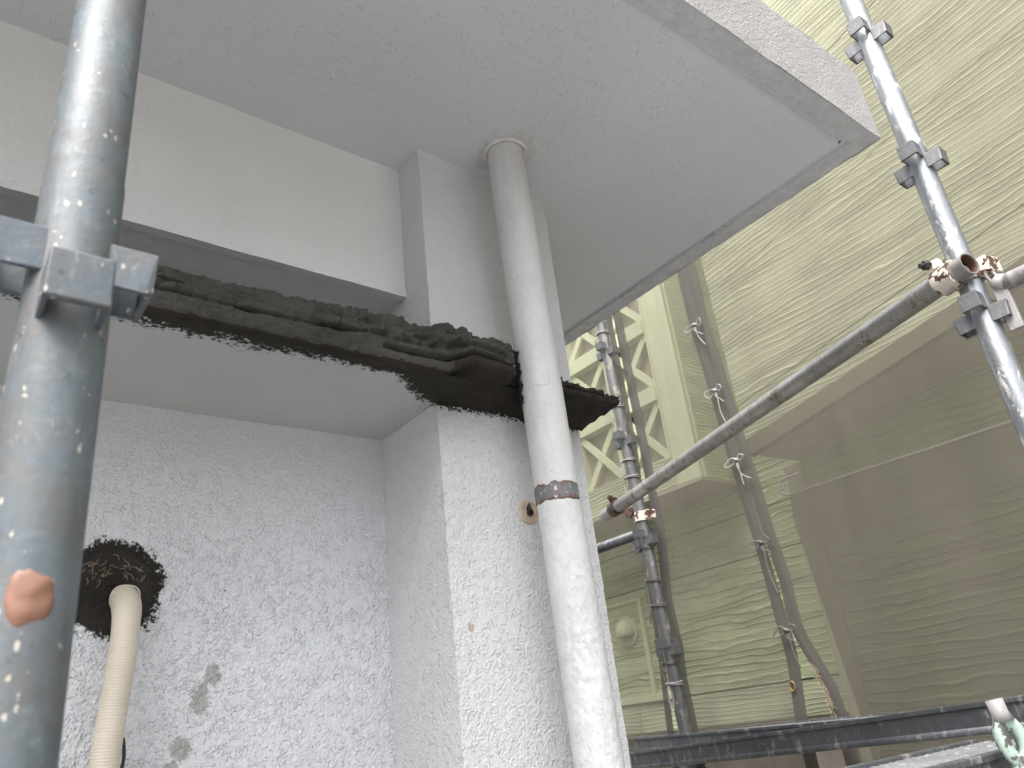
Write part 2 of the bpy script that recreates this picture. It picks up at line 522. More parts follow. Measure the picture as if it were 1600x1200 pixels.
def world_of(o):
    v = Vector(o.location)
    while o.parent:
        o = o.parent
        v = v + Vector(o.location)
    return v


def obj(name, vf, mat, parent=None, smooth=False, mats=None, idx=None):
    """Link one mesh object. Vertices are given in world coordinates; a child sits at minus its parent's place."""
    if isinstance(vf, bpy.types.Mesh):
        me = vf
    else:
        me = bpy.data.meshes.new(name)
        me.from_pydata(vf[0], [], vf[1])
        if mats:
            for q in mats:
                me.materials.append(q)
            if idx:
                me.polygons.foreach_set('material_index', idx)
        else:
            me.materials.append(mat)
        if smooth:
            me.polygons.foreach_set('use_smooth', [True] * len(me.polygons))
        me.update()
    o = bpy.data.objects.new(name, me)
    COL.objects.link(o)
    if parent is not None:
        o.parent = parent
        o.location = -world_of(parent)
    return o


def join(*vfs):
    V, Fc = [], []
    for v, f in vfs:
        k = len(V)
        V += v
        Fc += [[i + k for i in q] for q in f]
    return V, Fc


def box(x0, x1, y0, y1, z0, z1):
    v = [(x, y, z) for x in (x0, x1) for y in (y0, y1) for z in (z0, z1)]
    f = [(0, 1, 3, 2), (4, 6, 7, 5), (0, 4, 5, 1), (2, 3, 7, 6), (0, 2, 6, 4), (1, 5, 7, 3)]
    return v, [list(q) for q in f]


def bbox(x0, x1, y0, y1, z0, z1, b=0.003):
    """box with chamfered edges"""
    import bmesh
    bm = bmesh.new()
    v, f = box(x0, x1, y0, y1, z0, z1)
    bv = [bm.verts.new(p) for p in v]
    for q in f:
        bm.faces.new([bv[i] for i in q])
    bmesh.ops.recalc_face_normals(bm, faces=bm.faces)
    bmesh.ops.bevel(bm, geom=list(bm.edges), offset=b, segments=2, affect='EDGES', profile=0.5)
    bm.verts.index_update()
    r = [tuple(p.co) for p in bm.verts], [[p.index for p in q.verts] for q in bm.faces]
    bm.free()
    return r


def move(vf, mat):
    return [tuple(mat @ Vector(p)) for p in vf[0]], vf[1]


def frame_for(d):
    d = d.normalized()
    a = Vector((0, 0, 1)) if abs(d.z) < 0.9 else Vector((1, 0, 0))
    u = d.cross(a).normalized()
    return u, d.cross(u).normalized()


def tube(pts, r, seg=12, cap=True):
    pts = [Vector(p) for p in pts]
    n = len(pts)
    rr = r if isinstance(r, (list, tuple)) else [r] * n
    V, Fc = [], []
    u = None
    for i, p in enumerate(pts):
        d = (pts[min(i + 1, n - 1)] - pts[max(i - 1, 0)])
        d = d.normalized() if d.length > 1e-9 else Vector((0, 0, 1))
        if u is None:
            u, v = frame_for(d)
        else:
            u = (u - d * u.dot(d)).normalized()
            v = d.cross(u)
        for k in range(seg):
            a = 2 * math.pi * k / seg
            V.append(tuple(p + (u * math.cos(a) + v * math.sin(a)) * rr[i]))
    for i in range(n - 1):
        for k in range(seg):
            k2 = (k + 1) % seg
            Fc.append([i * seg + k, i * seg + k2, (i + 1) * seg + k2, (i + 1) * seg + k])
    if cap:
        Fc.append(list(range(seg))[::-1])
        Fc.append([(n - 1) * seg + k for k in range(seg)])
    return V, Fc


def hollow_tube(p0, p1, ro, ri, seg=32):
    p0, p1 = Vector(p0), Vector(p1)
    u, v = frame_for(p1 - p0)
    V = []
    for p, r in ((p0, ro), (p1, ro), (p1, ri), (p0, ri)):
        for k in range(seg):
            a = 2 * math.pi * k / seg
            V.append(tuple(p + (u * math.cos(a) + v * math.sin(a)) * r))
    Fc = []
    for j in range(4):
        j2 = (j + 1) % 4
        for k in range(seg):
            k2 = (k + 1) % seg
            Fc.append([j * seg + k, j * seg + k2, j2 * seg + k2, j2 * seg + k])
    return V, Fc


def catmull(pts, n=6):
    pts = [Vector(p) for p in pts]
    P = [pts[0]] + pts + [pts[-1]]
    o = []
    for i in range(1, len(P) - 2):
        for k in range(n):
            t = k / n
            a, b, c, d = P[i - 1], P[i], P[i + 1], P[i + 2]
            o.append(0.5 * ((2 * b) + (c - a) * t + (2 * a - 5 * b + 4 * c - d) * t * t + (3 * b - a - 3 * c + d) * t ** 3))
    o.append(pts[-1])
    return o


def lerp_table(tab, x):
    if x <= tab[0][0]:
        return tab[0][1]
    for (a, b), (c, d) in zip(tab, tab[1:]):
        if x <= c:
            return b + (d - b) * (x - a) / (c - a)
    return tab[-1][1]


def rough_disp(amp, size, amp2=0.0, size2=0.05):
    """vector displacement, a function of place only, so patches that share an edge stay closed"""
    def f(p):
        q = noise.noise_vector(p / size) * amp
        q += noise.noise_vector(p / (size * 0.45)) * (amp * 0.45)
        if amp2:
            q += noise.noise_vector(p / size2) * amp2
        return q
    return f


def patch(o, u, v, step, disp):
    o, u, v = Vector(o), Vector(u), Vector(v)
    nu, nv = max(1, round(u.length / step)), max(1, round(v.length / step))
    V = []
    for j in range(nv + 1):
        for i in range(nu + 1):
            p = o + u * (i / nu) + v * (j / nv)
            V.append(tuple(p + disp(p)))
    Fc = [[j * (nu + 1) + i, j * (nu + 1) + i + 1, (j + 1) * (nu + 1) + i + 1, (j + 1) * (nu + 1) + i]
          for j in range(nv) for i in range(nu)]
    return V, Fc


# ------------------------------------------------------------------ ground
g = obj("ground", ([(-400, -400, GROUND_Z), (400, -400, GROUND_Z), (400, 400, GROUND_Z), (-400, 400, GROUND_Z)], [[0, 1, 2, 3]]), M['ground'])
g['kind'] = 'structure'
g['label'] = 'grey concrete yard far below the scaffolding'

# ------------------------------------------------------------------ the stuccoed concrete building
SOF, LIN_Y, LIN_Z = 1.066, 1.06, 0.767
PX0, PX1, PY = 0.659, 0.98, 0.985
RY, LEDGE_Z, LEDGE_Y = 1.174, 0.52, 0.878
bld = empty("concrete_building", (0, 1.17, GROUND_Z), "white stucco building with flat canopy, pilaster and ledge freshly repaired in dark mortar", "building")

# canopy slab: perimeter strip, drip groove, inner field, all one cast piece
dc = rough_disp(0.0007, 0.012, 0.0012, 0.09)
X1, Y0 = 1.488, 0.463
cz = SOF
can = join(
    patch((-2.5, 0.527, cz), (3.923, 0, 0), (0, 3.0, 0), 0.03, dc),                      # field
    patch((-2.5, 0.507, cz + 0.010), (3.945, 0, 0), (0, 0.012, 0), 0.012, dc),            # groove bed, front
    patch((-2.5, 0.519, cz + 0.010), (3.925, 0, -0), (0, 0.008, -0.010), 0.0137, dc),
    patch((-2.5, 0.507, cz), (3.945, 0, 0), (0, 0, 0.010), 0.011, dc),
    patch((-2.5, Y0, cz), (2.5 + X1, 0, 0), (0, 0.507 - Y0, 0), 0.011, dc),               # front strip
    patch((1.423, 0.527, cz), (0.010, -0.008, 0.010), (0, 3.0, 0), 0.014, dc),
    patch((1.433, 0.519, cz + 0.010), (0.012, 0, 0), (0, 3.0, 0), 0.012, dc),
    patch((1.445, 0.507, cz), (0, 0, 0.011), (0, 3.0, 0), 0.011, dc),
    patch((1.445, 0.507, cz), (X1 - 1.445, 0, 0), (0, 3.0, 0), 0.0107, dc),
)
canopy = obj("canopy", can, M['soffit'], bld, smooth=True)
df = rough_disp(0.0006, 0.006, 0.0015, 0.06)
fas = join(patch((-2.5, Y0 - 0.001, cz - 0.001), (2.5 + X1, 0, 0), (0, 0, 0.19), 0.006, df),
           patch((X1 + 0.001, Y0, cz - 0.001), (0, 3.04, 0), (0, 0, 0.19), 0.01, df),
           box(-2.5, X1 - 0.003, Y0 + 0.003, 3.5, cz + 0.14, cz + 0.186))
obj("fascia", fas, M['fascia'], canopy, smooth=False)
# inner mass above the soffit, so the slab is solid
obj("slab_core", box(-2.5, X1 - 0.06, 0.53, 3.5, cz + 0.03, cz + 0.135), M['fascia'], canopy)

# added upper storey, unseen and set back, to shade the alley below
obj("upper_wall", box(-2.5, PX1, LIN_Y, 3.5, cz + 0.188, 2.6), M['stucco_fine'], bld)

# lintel beam
dl = rough_disp(0.0006, 0.012, 0.0012, 0.12)
lin = join(patch((-1.2, LIN_Y, LIN_Z), (1.2 + PX0, 0, 0), (0, 0, SOF - LIN_Z + 0.002), 0.008, dl),
           patch((-1.2, LIN_Y, LIN_Z), (1.2 + PX0, 0, 0), (0, 0.018, 0.0), 0.009, dl),
           patch((-1.2, LIN_Y + 0.018, LIN_Z), (1.2 + PX0, 0, 0), (0, 0, 0.005), 0.006, dl),
           patch((-1.2, LIN_Y + 0.018, LIN_Z + 0.005), (1.2 + PX0, 0, 0), (0, 0.1, 0), 0.009, dl),
           box(-2.5, PX0 - 0.001, LIN_Y + 0.01, 3.0, LIN_Z + 0.01, SOF - 0.002),
           box(-2.5, -1.2, LIN_Y, 3.0, LIN_Z, SOF - 0.003))
obj("lintel", lin, M['stucco_fine'], bld, smooth=True)


def wall_amp(p):
    k = min(1.0, max(0.0, (0.50 - p.z) / 0.28))
    a = 0.0004 + 0.0011 * k
    q = noise.noise_vector(p / 0.0058) * a + noise.noise_vector(p / 0.0031) * (a * 0.6)
    return q + noise.noise_vector(p / 0.09) * 0.0008


wl = join(patch((-0.25, RY, -0.25), (0.25 + PX0 + 0.002, 0, 0), (0, 0, LEDGE_Z + 0.25 + 0.003), 0.0024, wall_amp),
          box(-2.5, PX0 - 0.001, RY + 0.006, 3.0, GROUND_Z, LEDGE_Z + 0.02),
          patch((-0.9, RY, LEDGE_Z - 0.3), (0.65, 0, 0), (0, 0, 0.303), 0.01, wall_amp),
          box(-2.5, -0.9, RY, 3.0, -1, LEDGE_Z + 0.02),
          patch((-0.9, RY, 0.56), (0.9 + PX0, 0, 0), (0, 0, LIN_Z - 0.55), 0.01, dl))
obj("recess_wall", wl, M['stucco_rough'], bld, smooth=True)

dp = rough_disp(0.0010, 0.0085, 0.0010, 0.07)
pil = join(patch((PX0, PY, -0.3), (PX1 - PX0, 0, 0), (0, 0, SOF + 0.302), 0.0032, dp),
           patch((PX0, PY, -0.3), (0, 0.2, 0), (0, 0, SOF + 0.302), 0.0042, dp),
           patch((PX1, PY, -0.3), (0, 0.06, 0), (0, 0, SOF + 0.302), 0.0042, dp),
           box(PX0 + 0.004, PX1 - 0.004, PY + 0.006, 3.5, -0.31, SOF - 0.001),
           box(PX0 + 0.001, PX1 - 0.001, PY + 0.001, 3.5, GROUND_Z, -0.3))
obj("pilaster", pil, M['stucco_pilaster'], bld, smooth=True)

# ledge slab (painted underside)
led = join(patch((-0.9, LEDGE_Y + 0.012, LEDGE_Z), (0.9 + PX0, 0, 0), (0, RY - LEDGE_Y - 0.01, 0), 0.008, dl),
           box(-0.9, PX0 - 0.001, LEDGE_Y + 0.02, RY + 0.003, LEDGE_Z + 0.006, 0.566),
           box(-2.5, -0.9, LEDGE_Y, RY, LEDGE_Z, 0.566))
obj("ledge", led, M['ledge_paint'], bld, smooth=True)

# mortar over the broken front of the ledge
ztop_tab = [(-0.9, .588), (0.25, .590), (0.33, .592), (0.4, .597), (0.5, .601), (0.58, .603), (0.62, .612), (0.68, .614), (0.74, .609), (0.79, .603), (0.825, .590), (0.86, .560), (0.96, .553), (1.01, .548)]


def mortar_band():
    V, Fc, idx = [], [], []
    step = 0.0022
    xs = [-0.6 + 0.006 * i for i in range(100)] + [step * i for i in range(int(0.992 / step) + 1)]
    N = 74
    nn = noise.noise
    for x in xs:
        zt = lerp_table(ztop_tab, x) + 0.004 * nn(Vector((x * 17, 3, 1))) + 0.003 * nn(Vector((x * 60, 9, 1)))
        k = min(1.0, max(0.0, (x - 0.615) / 0.05))
        lump = min(1.0, max(0.22, (x - 0.30) / 0.25))
        fy = LEDGE_Y - 0.004 * nn(Vector((x * 7, 1, 1)))
        # it stops against the pipe and starts again behind it
        g0 = min(1.0, max(0.0, (x - 0.752) / 0.012))
        g1 = min(1.0, max(0.0, (0.850 - x) / 0.010))
        gp = min(g0, g1)
        fy += 0.068 * gp
        zb = LEDGE_Z + (0.026 if x < 0.82 else 0.010) * k
        yb = 0.900 + (PY + 0.004 - 0.900) * k + 0.006 * nn(Vector((x * 40, 5, 2)))
        top_back = RY + 0.005 if x < PX0 else PY + 0.006
        prof = [(yb, LEDGE_Z - 0.0012), (fy + 0.004, zb), (fy, zb + 0.006), (fy - 0.004, (zb + zt) / 2 + 0.005), (fy + 0.003, zt - 0.008), (fy + 0.012, zt), (fy + 0.05, zt + 0.004), (top_back, zt + 0.006)]
        cum = [0.0, 0.24, 0.28, 0.52, 0.76, 0.86, 0.93, 1.0]
        for j in range(N + 1):
            s = j / N
            for m in range(len(cum) - 1):
                if s <= cum[m + 1] + 1e-9:
                    a = (s - cum[m]) / (cum[m + 1] - cum[m])
                    y = prof[m][0] + (prof[m + 1][0] - prof[m][0]) * a
                    z = prof[m][1] + (prof[m + 1][1] - prof[m][1]) * a
                    break
            p = Vector((x, y, z))
            # crumbly lumps: two sizes of broken cells plus fine grit
            v1 = noise.voronoi(Vector((x * 42, y * 42, z * 60)))[0]
            v2 = noise.voronoi(Vector((x * 105 + 7, y * 105, z * 130)))[0]
            d = (0.45 - v1[0]) * 0.013 * lump + (0.4 - v2[0]) * 0.0062 * (0.45 + 0.55 * lump)
            d += noise.fractal(p * 95, 0.7, 2.1, 5) * 0.0026
            # torn horizontal scars
            sc_ = nn(Vector((x * 15, 2, z * 95)))
            face = max(0.0, 1 - abs(s - 0.55) / 0.33)
            d -= max(0.0, sc_ - 0.24) * 0.024 * face
            gz = 0.44 + 0.05 * nn(Vector((x * 5, 0, 7)))
            on = min(1.0, max(0.12, 2.2 * (nn(Vector((x * 9.5 + 2.2, 4, 4))) + 0.32)))
            if x > 0.50:
                gz, on = 0.36 + 0.015 * nn(Vector((x * 14, 0, 7))), 1.0
            gr = math.exp(-((s - gz) / 0.015) ** 2) * 0.012 * on
            bead_on = max(0.0, min(1.0, (x - 0.44) / 0.05)) * max(0.0, min(1.0, (0.735 - x) / 0.02))
            bz = math.exp(-((s - gz - 0.045) / 0.022) ** 2)
            cav = math.exp(-((s - gz - 0.115) / 0.035) ** 2) * bead_on * (0.6 + 0.8 * nn(Vector((x * 22, 6, 1))))
            smooth_low = 1.0 if s < gz - 0.015 else 0.0
            if smooth_low:
                d = d * (0.22 if x > 0.45 else 0.55)
            d = d * (1 - 0.85 * bz * bead_on)
            if x > 0.855:
                d += noise.fractal(p * 60, 0.8, 2.1, 3) * 0.004 * (1 if s > 0.26 else 0.8)
            off = d - gr + 0.0045 * bz * bead_on - 0.012 * max(0, cav)
            q = p.copy()
            if s < 0.26:
                q.z -= d * (1.0 if x > 0.63 else 0.5)
            else:
                q.y -= off * (1.0 if s < 0.88 else 0.2)
                q.z += d * (0.6 if s > 0.66 else 0.0)
            V.append(tuple(q))
    n = N + 1
    for i in range(len(xs) - 1):
        for j in range(N):
            Fc.append([i * n + j, (i + 1) * n + j, (i + 1) * n + j + 1, i * n + j + 1])
            x = xs[i]
            s = j / N + 0.02 * nn(Vector((x * 50, j * 0.3, 1)))
            lim = 0.25 if x < 0.625 else 0.355
            idx.append(1 if (s < lim or x > 0.855) else 0)
    last = (len(xs) - 1) * n
    cpt = len(V)
    V.append((xs[-1] + 0.003, 0.93, 0.536))
    for j in range(N):
        Fc.append([last + j, cpt, last + j + 1])
        idx.append(1)
    return V, Fc, idx


mv, mf, mi = mortar_band()
obj("mortar_band", (mv, mf), None, bld, smooth=True, mats=[M['mortar'], M['mortar_dark']], idx=mi)

# small chunk hole with dark anchor in the band at the left
# mortar collar round the hose
def collar():
    V, Fc = [], []
    NR, NA = 22, 84
    c = Vector((0.232, RY, 0.243))
    for i in range(NR + 1):
        for k in range(NA):
            a = 2 * math.pi * k / NA
            rim = 0.055 * (1 + 0.18 * noise.noise(Vector((math.cos(a) * 2.2, math.sin(a) * 2.2, 5))) + 0.10 * noise.noise(Vector((math.cos(a) * 9, math.sin(a) * 9, 2))))
            r = rim * i / NR
            x, z = c.x + r * math.cos(a), c.z + r * math.sin(a)
            hgt = 0.0045 * (1 - (i / NR) ** 2.0) + 0.0003
            p = Vector((x, 0, z))
            hgt += 0.003 * noise.fractal(p * 110, 0.7, 2.1, 4) * (1 - (i / NR) ** 4)
            V.append((x, RY - hgt + (0.003 if i == NR else 0), z))
    for i in range(NR):
        for k in range(NA):
            k2 = (k + 1) % NA
            Fc.append([i * NA + k, i * NA + k2, (i + 1) * NA + k2, (i + 1) * NA + k])
    return V, Fc


mc = obj("mortar_collar", collar(), M['mortar_dark'], bld, smooth=True)
fib = []
rf = random.Random(5)
for i in range(46):
    a, r = rf.uniform(0.1, 3.0), rf.uniform(0.018, 0.046)
    p = Vector((0.232 + r * math.cos(a), RY - 0.0062, 0.247 + r * math.sin(a) * 0.9))
    th = a + math.pi / 2 + rf.uniform(-0.7, 0.7)
    L = rf.uniform(0.004, 0.012)
    bend = rf.uniform(-0.004, 0.004)
    dirv = Vector((math.cos(th), 0, math.sin(th)))
    nrm = Vector((-math.sin(th), 0, math.cos(th)))
    fib.append(tube([p, p + dirv * L * 0.5 + nrm * bend + Vector((0, -0.001, 0)), p + dirv * L], 0.00032, 4, False))
fo = obj("straw_fibres", join(*fib), M['fibre'], mc)
fo['kind'] = 'stuff'

# anchor in the pilaster
ax, az = 0.830, 0.343
def disc(cx, cz, r, depth, mat_noise=0.0, seg=36):
    V = [(cx, PY - depth, cz)]
    for i, (rr, dd) in enumerate(((0.93, depth), (1.0, depth * 0.6), (1.03, -0.003))):
        for k in range(seg):
            a = 2 * math.pi * k / seg
            q = r * rr * (1 + mat_noise * noise.noise(Vector((math.cos(a) * 2, math.sin(a) * 2, 1))))
            V.append((cx + q * math.cos(a), PY - dd, cz + q * math.sin(a)))
    Fc = [[0, 1 + k, 1 + (k + 1) % seg] for k in range(seg)]
    for i in range(2):
        for k in range(seg):
            k2 = (k + 1) % seg
            Fc.append([1 + i * seg + k, 1 + (i + 1) * seg + k, 1 + (i + 1) * seg + k2, 1 + i * seg + k2])
    return V, Fc
anc = obj("wall_anchor", disc(ax, az, 0.0205, 0.0024, 0.10), M['anchor_patch'], bld, smooth=False)
anc['label'] = "beige filled anchor hole with dark steel eye"
sock = join(hollow_tube((ax, PY - 0.001, az - 0.001), (ax, PY - 0.0065, az - 0.001), 0.0062, 0.0044, 20),
            tube([(ax, PY - 0.0030, az - 0.001), (ax, PY - 0.0032, az - 0.001)], 0.0044, 16))
obj("anchor_socket", sock, M['dark_metal'], anc, smooth=False)
obj("anchor_tip", tube([(ax - 0.001, PY - 0.003, az + 0.004), (ax - 0.002, PY - 0.006, az + 0.010), (ax - 0.003, PY - 0.007, az + 0.015)], [0.0050, 0.0036, 0.0006], 8), M['dark_metal'], anc)

# ------------------------------------------------------------------ downpipe
DP0, DP1 = Vector((0.815, 0.905, SOF)), Vector((0.842, 0.905, -0.3))
PR = 0.0365
def pipe_axis(z):
    t = (SOF - z) / (SOF + 0.3)
    return DP0 + (DP1 - DP0) * t
dpipe = empty("downpipe", (0.842, 0.905, GROUND_Z), "white painted downpipe with flaking paint running down the pilaster under the canopy", "downpipe")
FRONT = math.atan2(-0.737, -0.676)      # side of the pipe that faces the yard
def pipe_mesh():
    V, Fc, idx = [], [], []
    SEG, ROWS = 84, 460
    for j in range(ROWS + 1):
        z = SOF + 0.004 - (SOF + 0.304) * j / ROWS
        c = pipe_axis(z)
        for k in range(SEG):
            a = 2 * math.pi * k / SEG
            da = (a - FRONT + math.pi) % (2 * math.pi) - math.pi
            p = Vector((math.cos(a) * PR, math.sin(a) * PR, z))
            n1 = noise.noise(p / 0.009) * 0.0006 + noise.noise(p / 0.004) * 0.0004
            low = min(1, max(0, (0.40 - z) / 0.25))
            fl = noise.fractal(Vector((p.x / 0.016, p.y / 0.016, z / 0.02)), 0.8, 2.1, 3)
            n1 -= low * 0.0004 * (1 if fl > 0.08 else 0)
            bare = False
            r = PR - 0.0022 if bare else PR + n1
            V.append((c.x + r * math.cos(a), c.y + r * math.sin(a), z))
    for j in range(ROWS):
        z = SOF + 0.004 - (SOF + 0.304) * (j + 0.5) / ROWS
        for k in range(SEG):
            k2 = (k + 1) % SEG
            Fc.append([j * SEG + k, (j + 1) * SEG + k, (j + 1) * SEG + k2, j * SEG + k2])
            a = 2 * math.pi * (k + 0.5) / SEG
            da = (a - FRONT + math.pi) % (2 * math.pi) - math.pi
            bare = False and (0.532 + 0.004 * noise.noise(Vector((a * 6, 0, 1))) < z < 0.602 + 0.006 * noise.noise(Vector((a * 5, 0, 3)))) and (-0.9 < da + 0.05 * noise.noise(Vector((z * 60, 1, 1))) < 0.55)
            idx.append(1 if bare else 0)
    return V, Fc, idx
pv, pf, pi_ = pipe_mesh()
obj("pipe_body", (pv, pf), None, dpipe, smooth=True, mats=[M['pipe'], M['pipe_bare']], idx=pi_)
obj("pipe_body", tube([DP1, (0.842, 0.905, GROUND_Z)], PR, 24), M['pipe'], dpipe, smooth=True)
# ring of old sealant where it meets the soffit
seal = []
for k in range(60):
    a = 2 * math.pi * k / 60
    rr = PR + 0.004 + 0.002 * noise.noise(Vector((math.cos(a) * 2, math.sin(a) * 2, 3)))
    seal.append(Vector((DP0.x + rr * math.cos(a), DP0.y + rr * math.sin(a), SOF - 0.002)))
seal.append(seal[0])
obj("sealant_ring", tube(seal, [0.0045 + 0.0018 * noise.noise(Vector((i * .3, 1, 1))) for i in range(61)], 8, False), M['sealant'], dpipe, smooth=True)


V, Fc = [], []
for i in range(7):
    for k in range(72):
        a = 2 * math.pi * k / 72
        rim = 0.064 * (1 + 0.30 * noise.noise(Vector((math.cos(a) * 1.4, math.sin(a) * 1.4, 21))) + 0.10 * noise.noise(Vector((math.cos(a) * 6, math.sin(a) * 6, 2))))
        r = 0.030 + (rim - 0.030) * i / 6
        x, y = DP0.x + r * math.cos(a), DP0.y + r * math.sin(a)
        V.append((x, min(y, PY - 0.002), SOF - 0.0022 * (1 - (i / 6) ** 3) - 0.0004 + (0.003 if i == 6 else 0) + 0.0012 * noise.noise(Vector((x * 45, y * 45, 3)))))
for i in range(6):
    for k in range(72):
        k2 = (k + 1) % 72
        Fc.append([i * 72 + k, (i + 1) * 72 + k, (i + 1) * 72 + k2, i * 72 + k2])
obj("filler_patch", (V, Fc), M['filler'], canopy, smooth=True)


def arc_patch(z0, z1, a0, a1, rad, jag_z, jag_a, nz=16, na=60, seed=0.0):
    V, Fc = [], []
    for j in range(nz + 1):
        for k in range(na + 1):
            u, v = k / na, j / nz
            a = a0 + (a1 - a0) * u
            zz0 = z0 + jag_z * noise.fractal(Vector((a * 2.3, seed, 1)), 0.9, 2.2, 3)
            zz1 = z1 + jag_z * noise.fractal(Vector((a * 2.0, seed, 9)), 0.9, 2.2, 3) * 1.5
            z = zz0 + (zz1 - zz0) * v
            a2 = a + jag_a * noise.noise(Vector((z * 80, seed, 4))) * (2 * abs(u - 0.5)) ** 2
            edge = min(u, 1 - u, v, 1 - v)
            c = pipe_axis(z)
            r = rad - (0.0022 if edge < 1e-6 else 0)
            V.append((c.x + r * math.cos(a2), c.y + r * math.sin(a2), z))
    for j in range(nz):
        for k in range(na):
            q = j * (na + 1) + k
            Fc.append([q, q + 1, q + na + 2, q + na + 1])
    return V, Fc
obj("metal_strap", arc_patch(0.333, 0.364, FRONT - 1.5, FRONT + 1.2, PR + 0.0013, 0.0035, 0.08), M['strap'], dpipe, smooth=True)
obj("bare_patch", arc_patch(0.531, 0.600, FRONT - 1.0, FRONT + 0.45, PR + 0.0010, 0.005, 0.16, 30, 50, 5.0), M['pipe_bare'], dpipe, smooth=True)
obj("mortar_smear", arc_patch(0.512, 0.612, FRONT - 1.75, FRONT - 1.02, PR + 0.0036, 0.012, 0.55, 60, 24, 3.0), M['mortar_dark'], dpipe, smooth=True)

# ------------------------------------------------------------------ hose
hose = empty("duct_hose", (0.232, 1.12, 0.248), "beige corrugated drain hose coming out of a dark mortar patch", "hose")
hp = catmull([(0.246, 1.180, 0.232), (0.2455, 1.160, 0.226), (0.2445, 1.137, 0.205), (0.242, 1.124, 0.168), (0.239, 1.119, 0.125), (0.235, 1.117, 0.08), (0.231, 1.115, 0.02), (0.229, 1.115, -0.05), (0.229, 1.118, -0.3)], 90)
acc = 0.0
rad = []
for i, p in enumerate(hp):
    if i:
        acc += (p - hp[i - 1]).length
    rib = 0.00008 + 0.00020 * min(1, max(0, (acc - 0.07) / 0.05))
    r = 0.0168 + 0.0018 * math.exp(-((acc - 0.035) / 0.03) ** 2) + rib * math.sin(acc * 2 * math.pi / 0.0036) + 0.0004 * noise.noise(Vector((acc * 30, 1, 1)))
    rad.append(r)
obj("hose_body", tube(hp, rad, 28), M['hose'], hose, smooth=True)
lip = []
for k in range(41):
    a = 2 * math.pi * k / 40
    lip.append(Vector((0.2458 + 0.0184 * math.cos(a), 1.161 - 0.008 * math.sin(a), 0.2275 + 0.0184 * math.sin(a) * 0.93 + 0.0012 * math.sin(3 * a))))
obj("hose_lip", tube(lip, 0.0012, 6, False), M['hose'], hose, smooth=True)
ck = empty("black_cable", (0.247, 1.13, -0.3), "thin black cable hanging behind the beige hose", "cable")
obj("cable", tube(catmull([(0.2585, 1.155, 0.052), (0.2605, 1.152, 0.03), (0.2575, 1.15, 0.0), (0.253, 1.15, -0.1), (0.252, 1.15, -0.3)], 5), 0.0022, 8), M['black'], ck, smooth=True)

# ------------------------------------------------------------------ scaffold poles
TR = 0.0243
def pocket_vf(k=1.0):
    """open-ended square wedge pocket, welded to the tube at x = TR"""
    w2, d, h, t = 0.0185 * k, 0.036 * (2.4 * k - 1.4), 0.0175 * k, 0.0036
    x0 = TR - 0.008
    parts = [box(x0 + d - t, x0 + d, -w2, w2, -h, h), box(x0, x0 + d - t, -w2, -w2 + t, -h, h), box(x0, x0 + d - t, w2 - t, w2, -h, h)]
    return join(*parts)
def pocket_mesh(mat, k=1.0):
    import bmesh
    me = bpy.data.meshes.new("wedge_pocket")
    V, Fc = pocket_vf(k)
    me.from_pydata(V, [], Fc)
    bm = bmesh.new()
    bm.from_mesh(me)
    bmesh.ops.remove_doubles(bm, verts=bm.verts, dist=1e-6)
    bmesh.ops.recalc_face_normals(bm, faces=bm.faces)
    # taper: outer lower edge pulled in a little
    for v in bm.verts:
        if v.co.z < 0:
            v.co.x = TR - 0.008 + (v.co.x - TR + 0.008) * 0.93
    es = [e for e in bm.edges if e.is_manifold and e.calc_face_angle(0) > 0.5]
    bmesh.ops.bevel(bm, geom=es, offset=0.0012, segments=2, affect='EDGES', profile=0.5)
    bm.to_mesh(me)
    bm.free()
    me.materials.append(mat)
    return me


def pole(base, top, zs, mat, pmat, label, rot0=0.0, pk=1.0, dzs=(0.013, -0.016)):
    base, top = Vector(base), Vector(top)
    root = empty("scaffold_pole", base, label, "scaffold pole", "scaffold poles")
    u = (top - base)
    L = u.length
    rows = max(60, int(L / 0.03))
    V, Fc = tube([base + u * (i / rows) for i in range(rows + 1)], TR, 40)
    obj("pole_tube", (V, Fc), mat, root, smooth=True)
    pm = pocket_mesh(pmat, pk)
    up = u.normalized()
    tilt = Vector((0, 0, 1)).rotation_difference(up)
    for z in zs:
        p = base + u * ((z - base.z) / u.z)
        for k in range(4):
            o = bpy.data.objects.new("wedge_pocket", pm)
            COL.objects.link(o)
            o.parent = root
            dz = dzs[k % 2]
            o.location = p + up * dz - base
            o.rotation_mode = 'QUATERNION'
            o.rotation_quaternion = tilt @ Matrix.Rotation(rot0 + k * math.pi / 2, 4, 'Z').to_quaternion()
        # welded sleeve between pockets
    return root


LPZ = lambda z: Vector((0.0525 + 0.006 * (z - 0.222), 0.484 + 0.075 * (z - 0.222), z))
pl = pole(LPZ(GROUND_Z), LPZ(0.985), [0.302 + 0.43 * i for i in (-7, -6, -5, -4, -3, -2, -1, 0, 1)], M['pole_blue'], M['pocket_blue'],
          "blurred blue-grey scaffold pole nearest the camera, with a peach putty blob", 0.0, 0.95, (0.002, -0.034))
pr = pole((1.651, 0.458, GROUND_Z), (1.651, 0.458, 2.6), [0.677 + 0.39 * i for i in (-9, -8, -7, -6, -5, -4, -3, -2, -1, 0, 1, 2, 3)], M['pole_galv'], M['pocket'],
          "shiny galvanised scaffold pole in front of the netting beside the canopy corner", 0.0)
pm_ = pole((2.541, 2.135, GROUND_Z), (2.355, 2.135, 2.35), [0.252 + 0.434 * i for i in (-7, -6, -5, -4, -3, -2, -1, 0, 1, 2, 3)], M['pole_dark'], M['pocket'],
           "dull grey scaffold pole tied to the netting in front of lattice panels", 0.0)
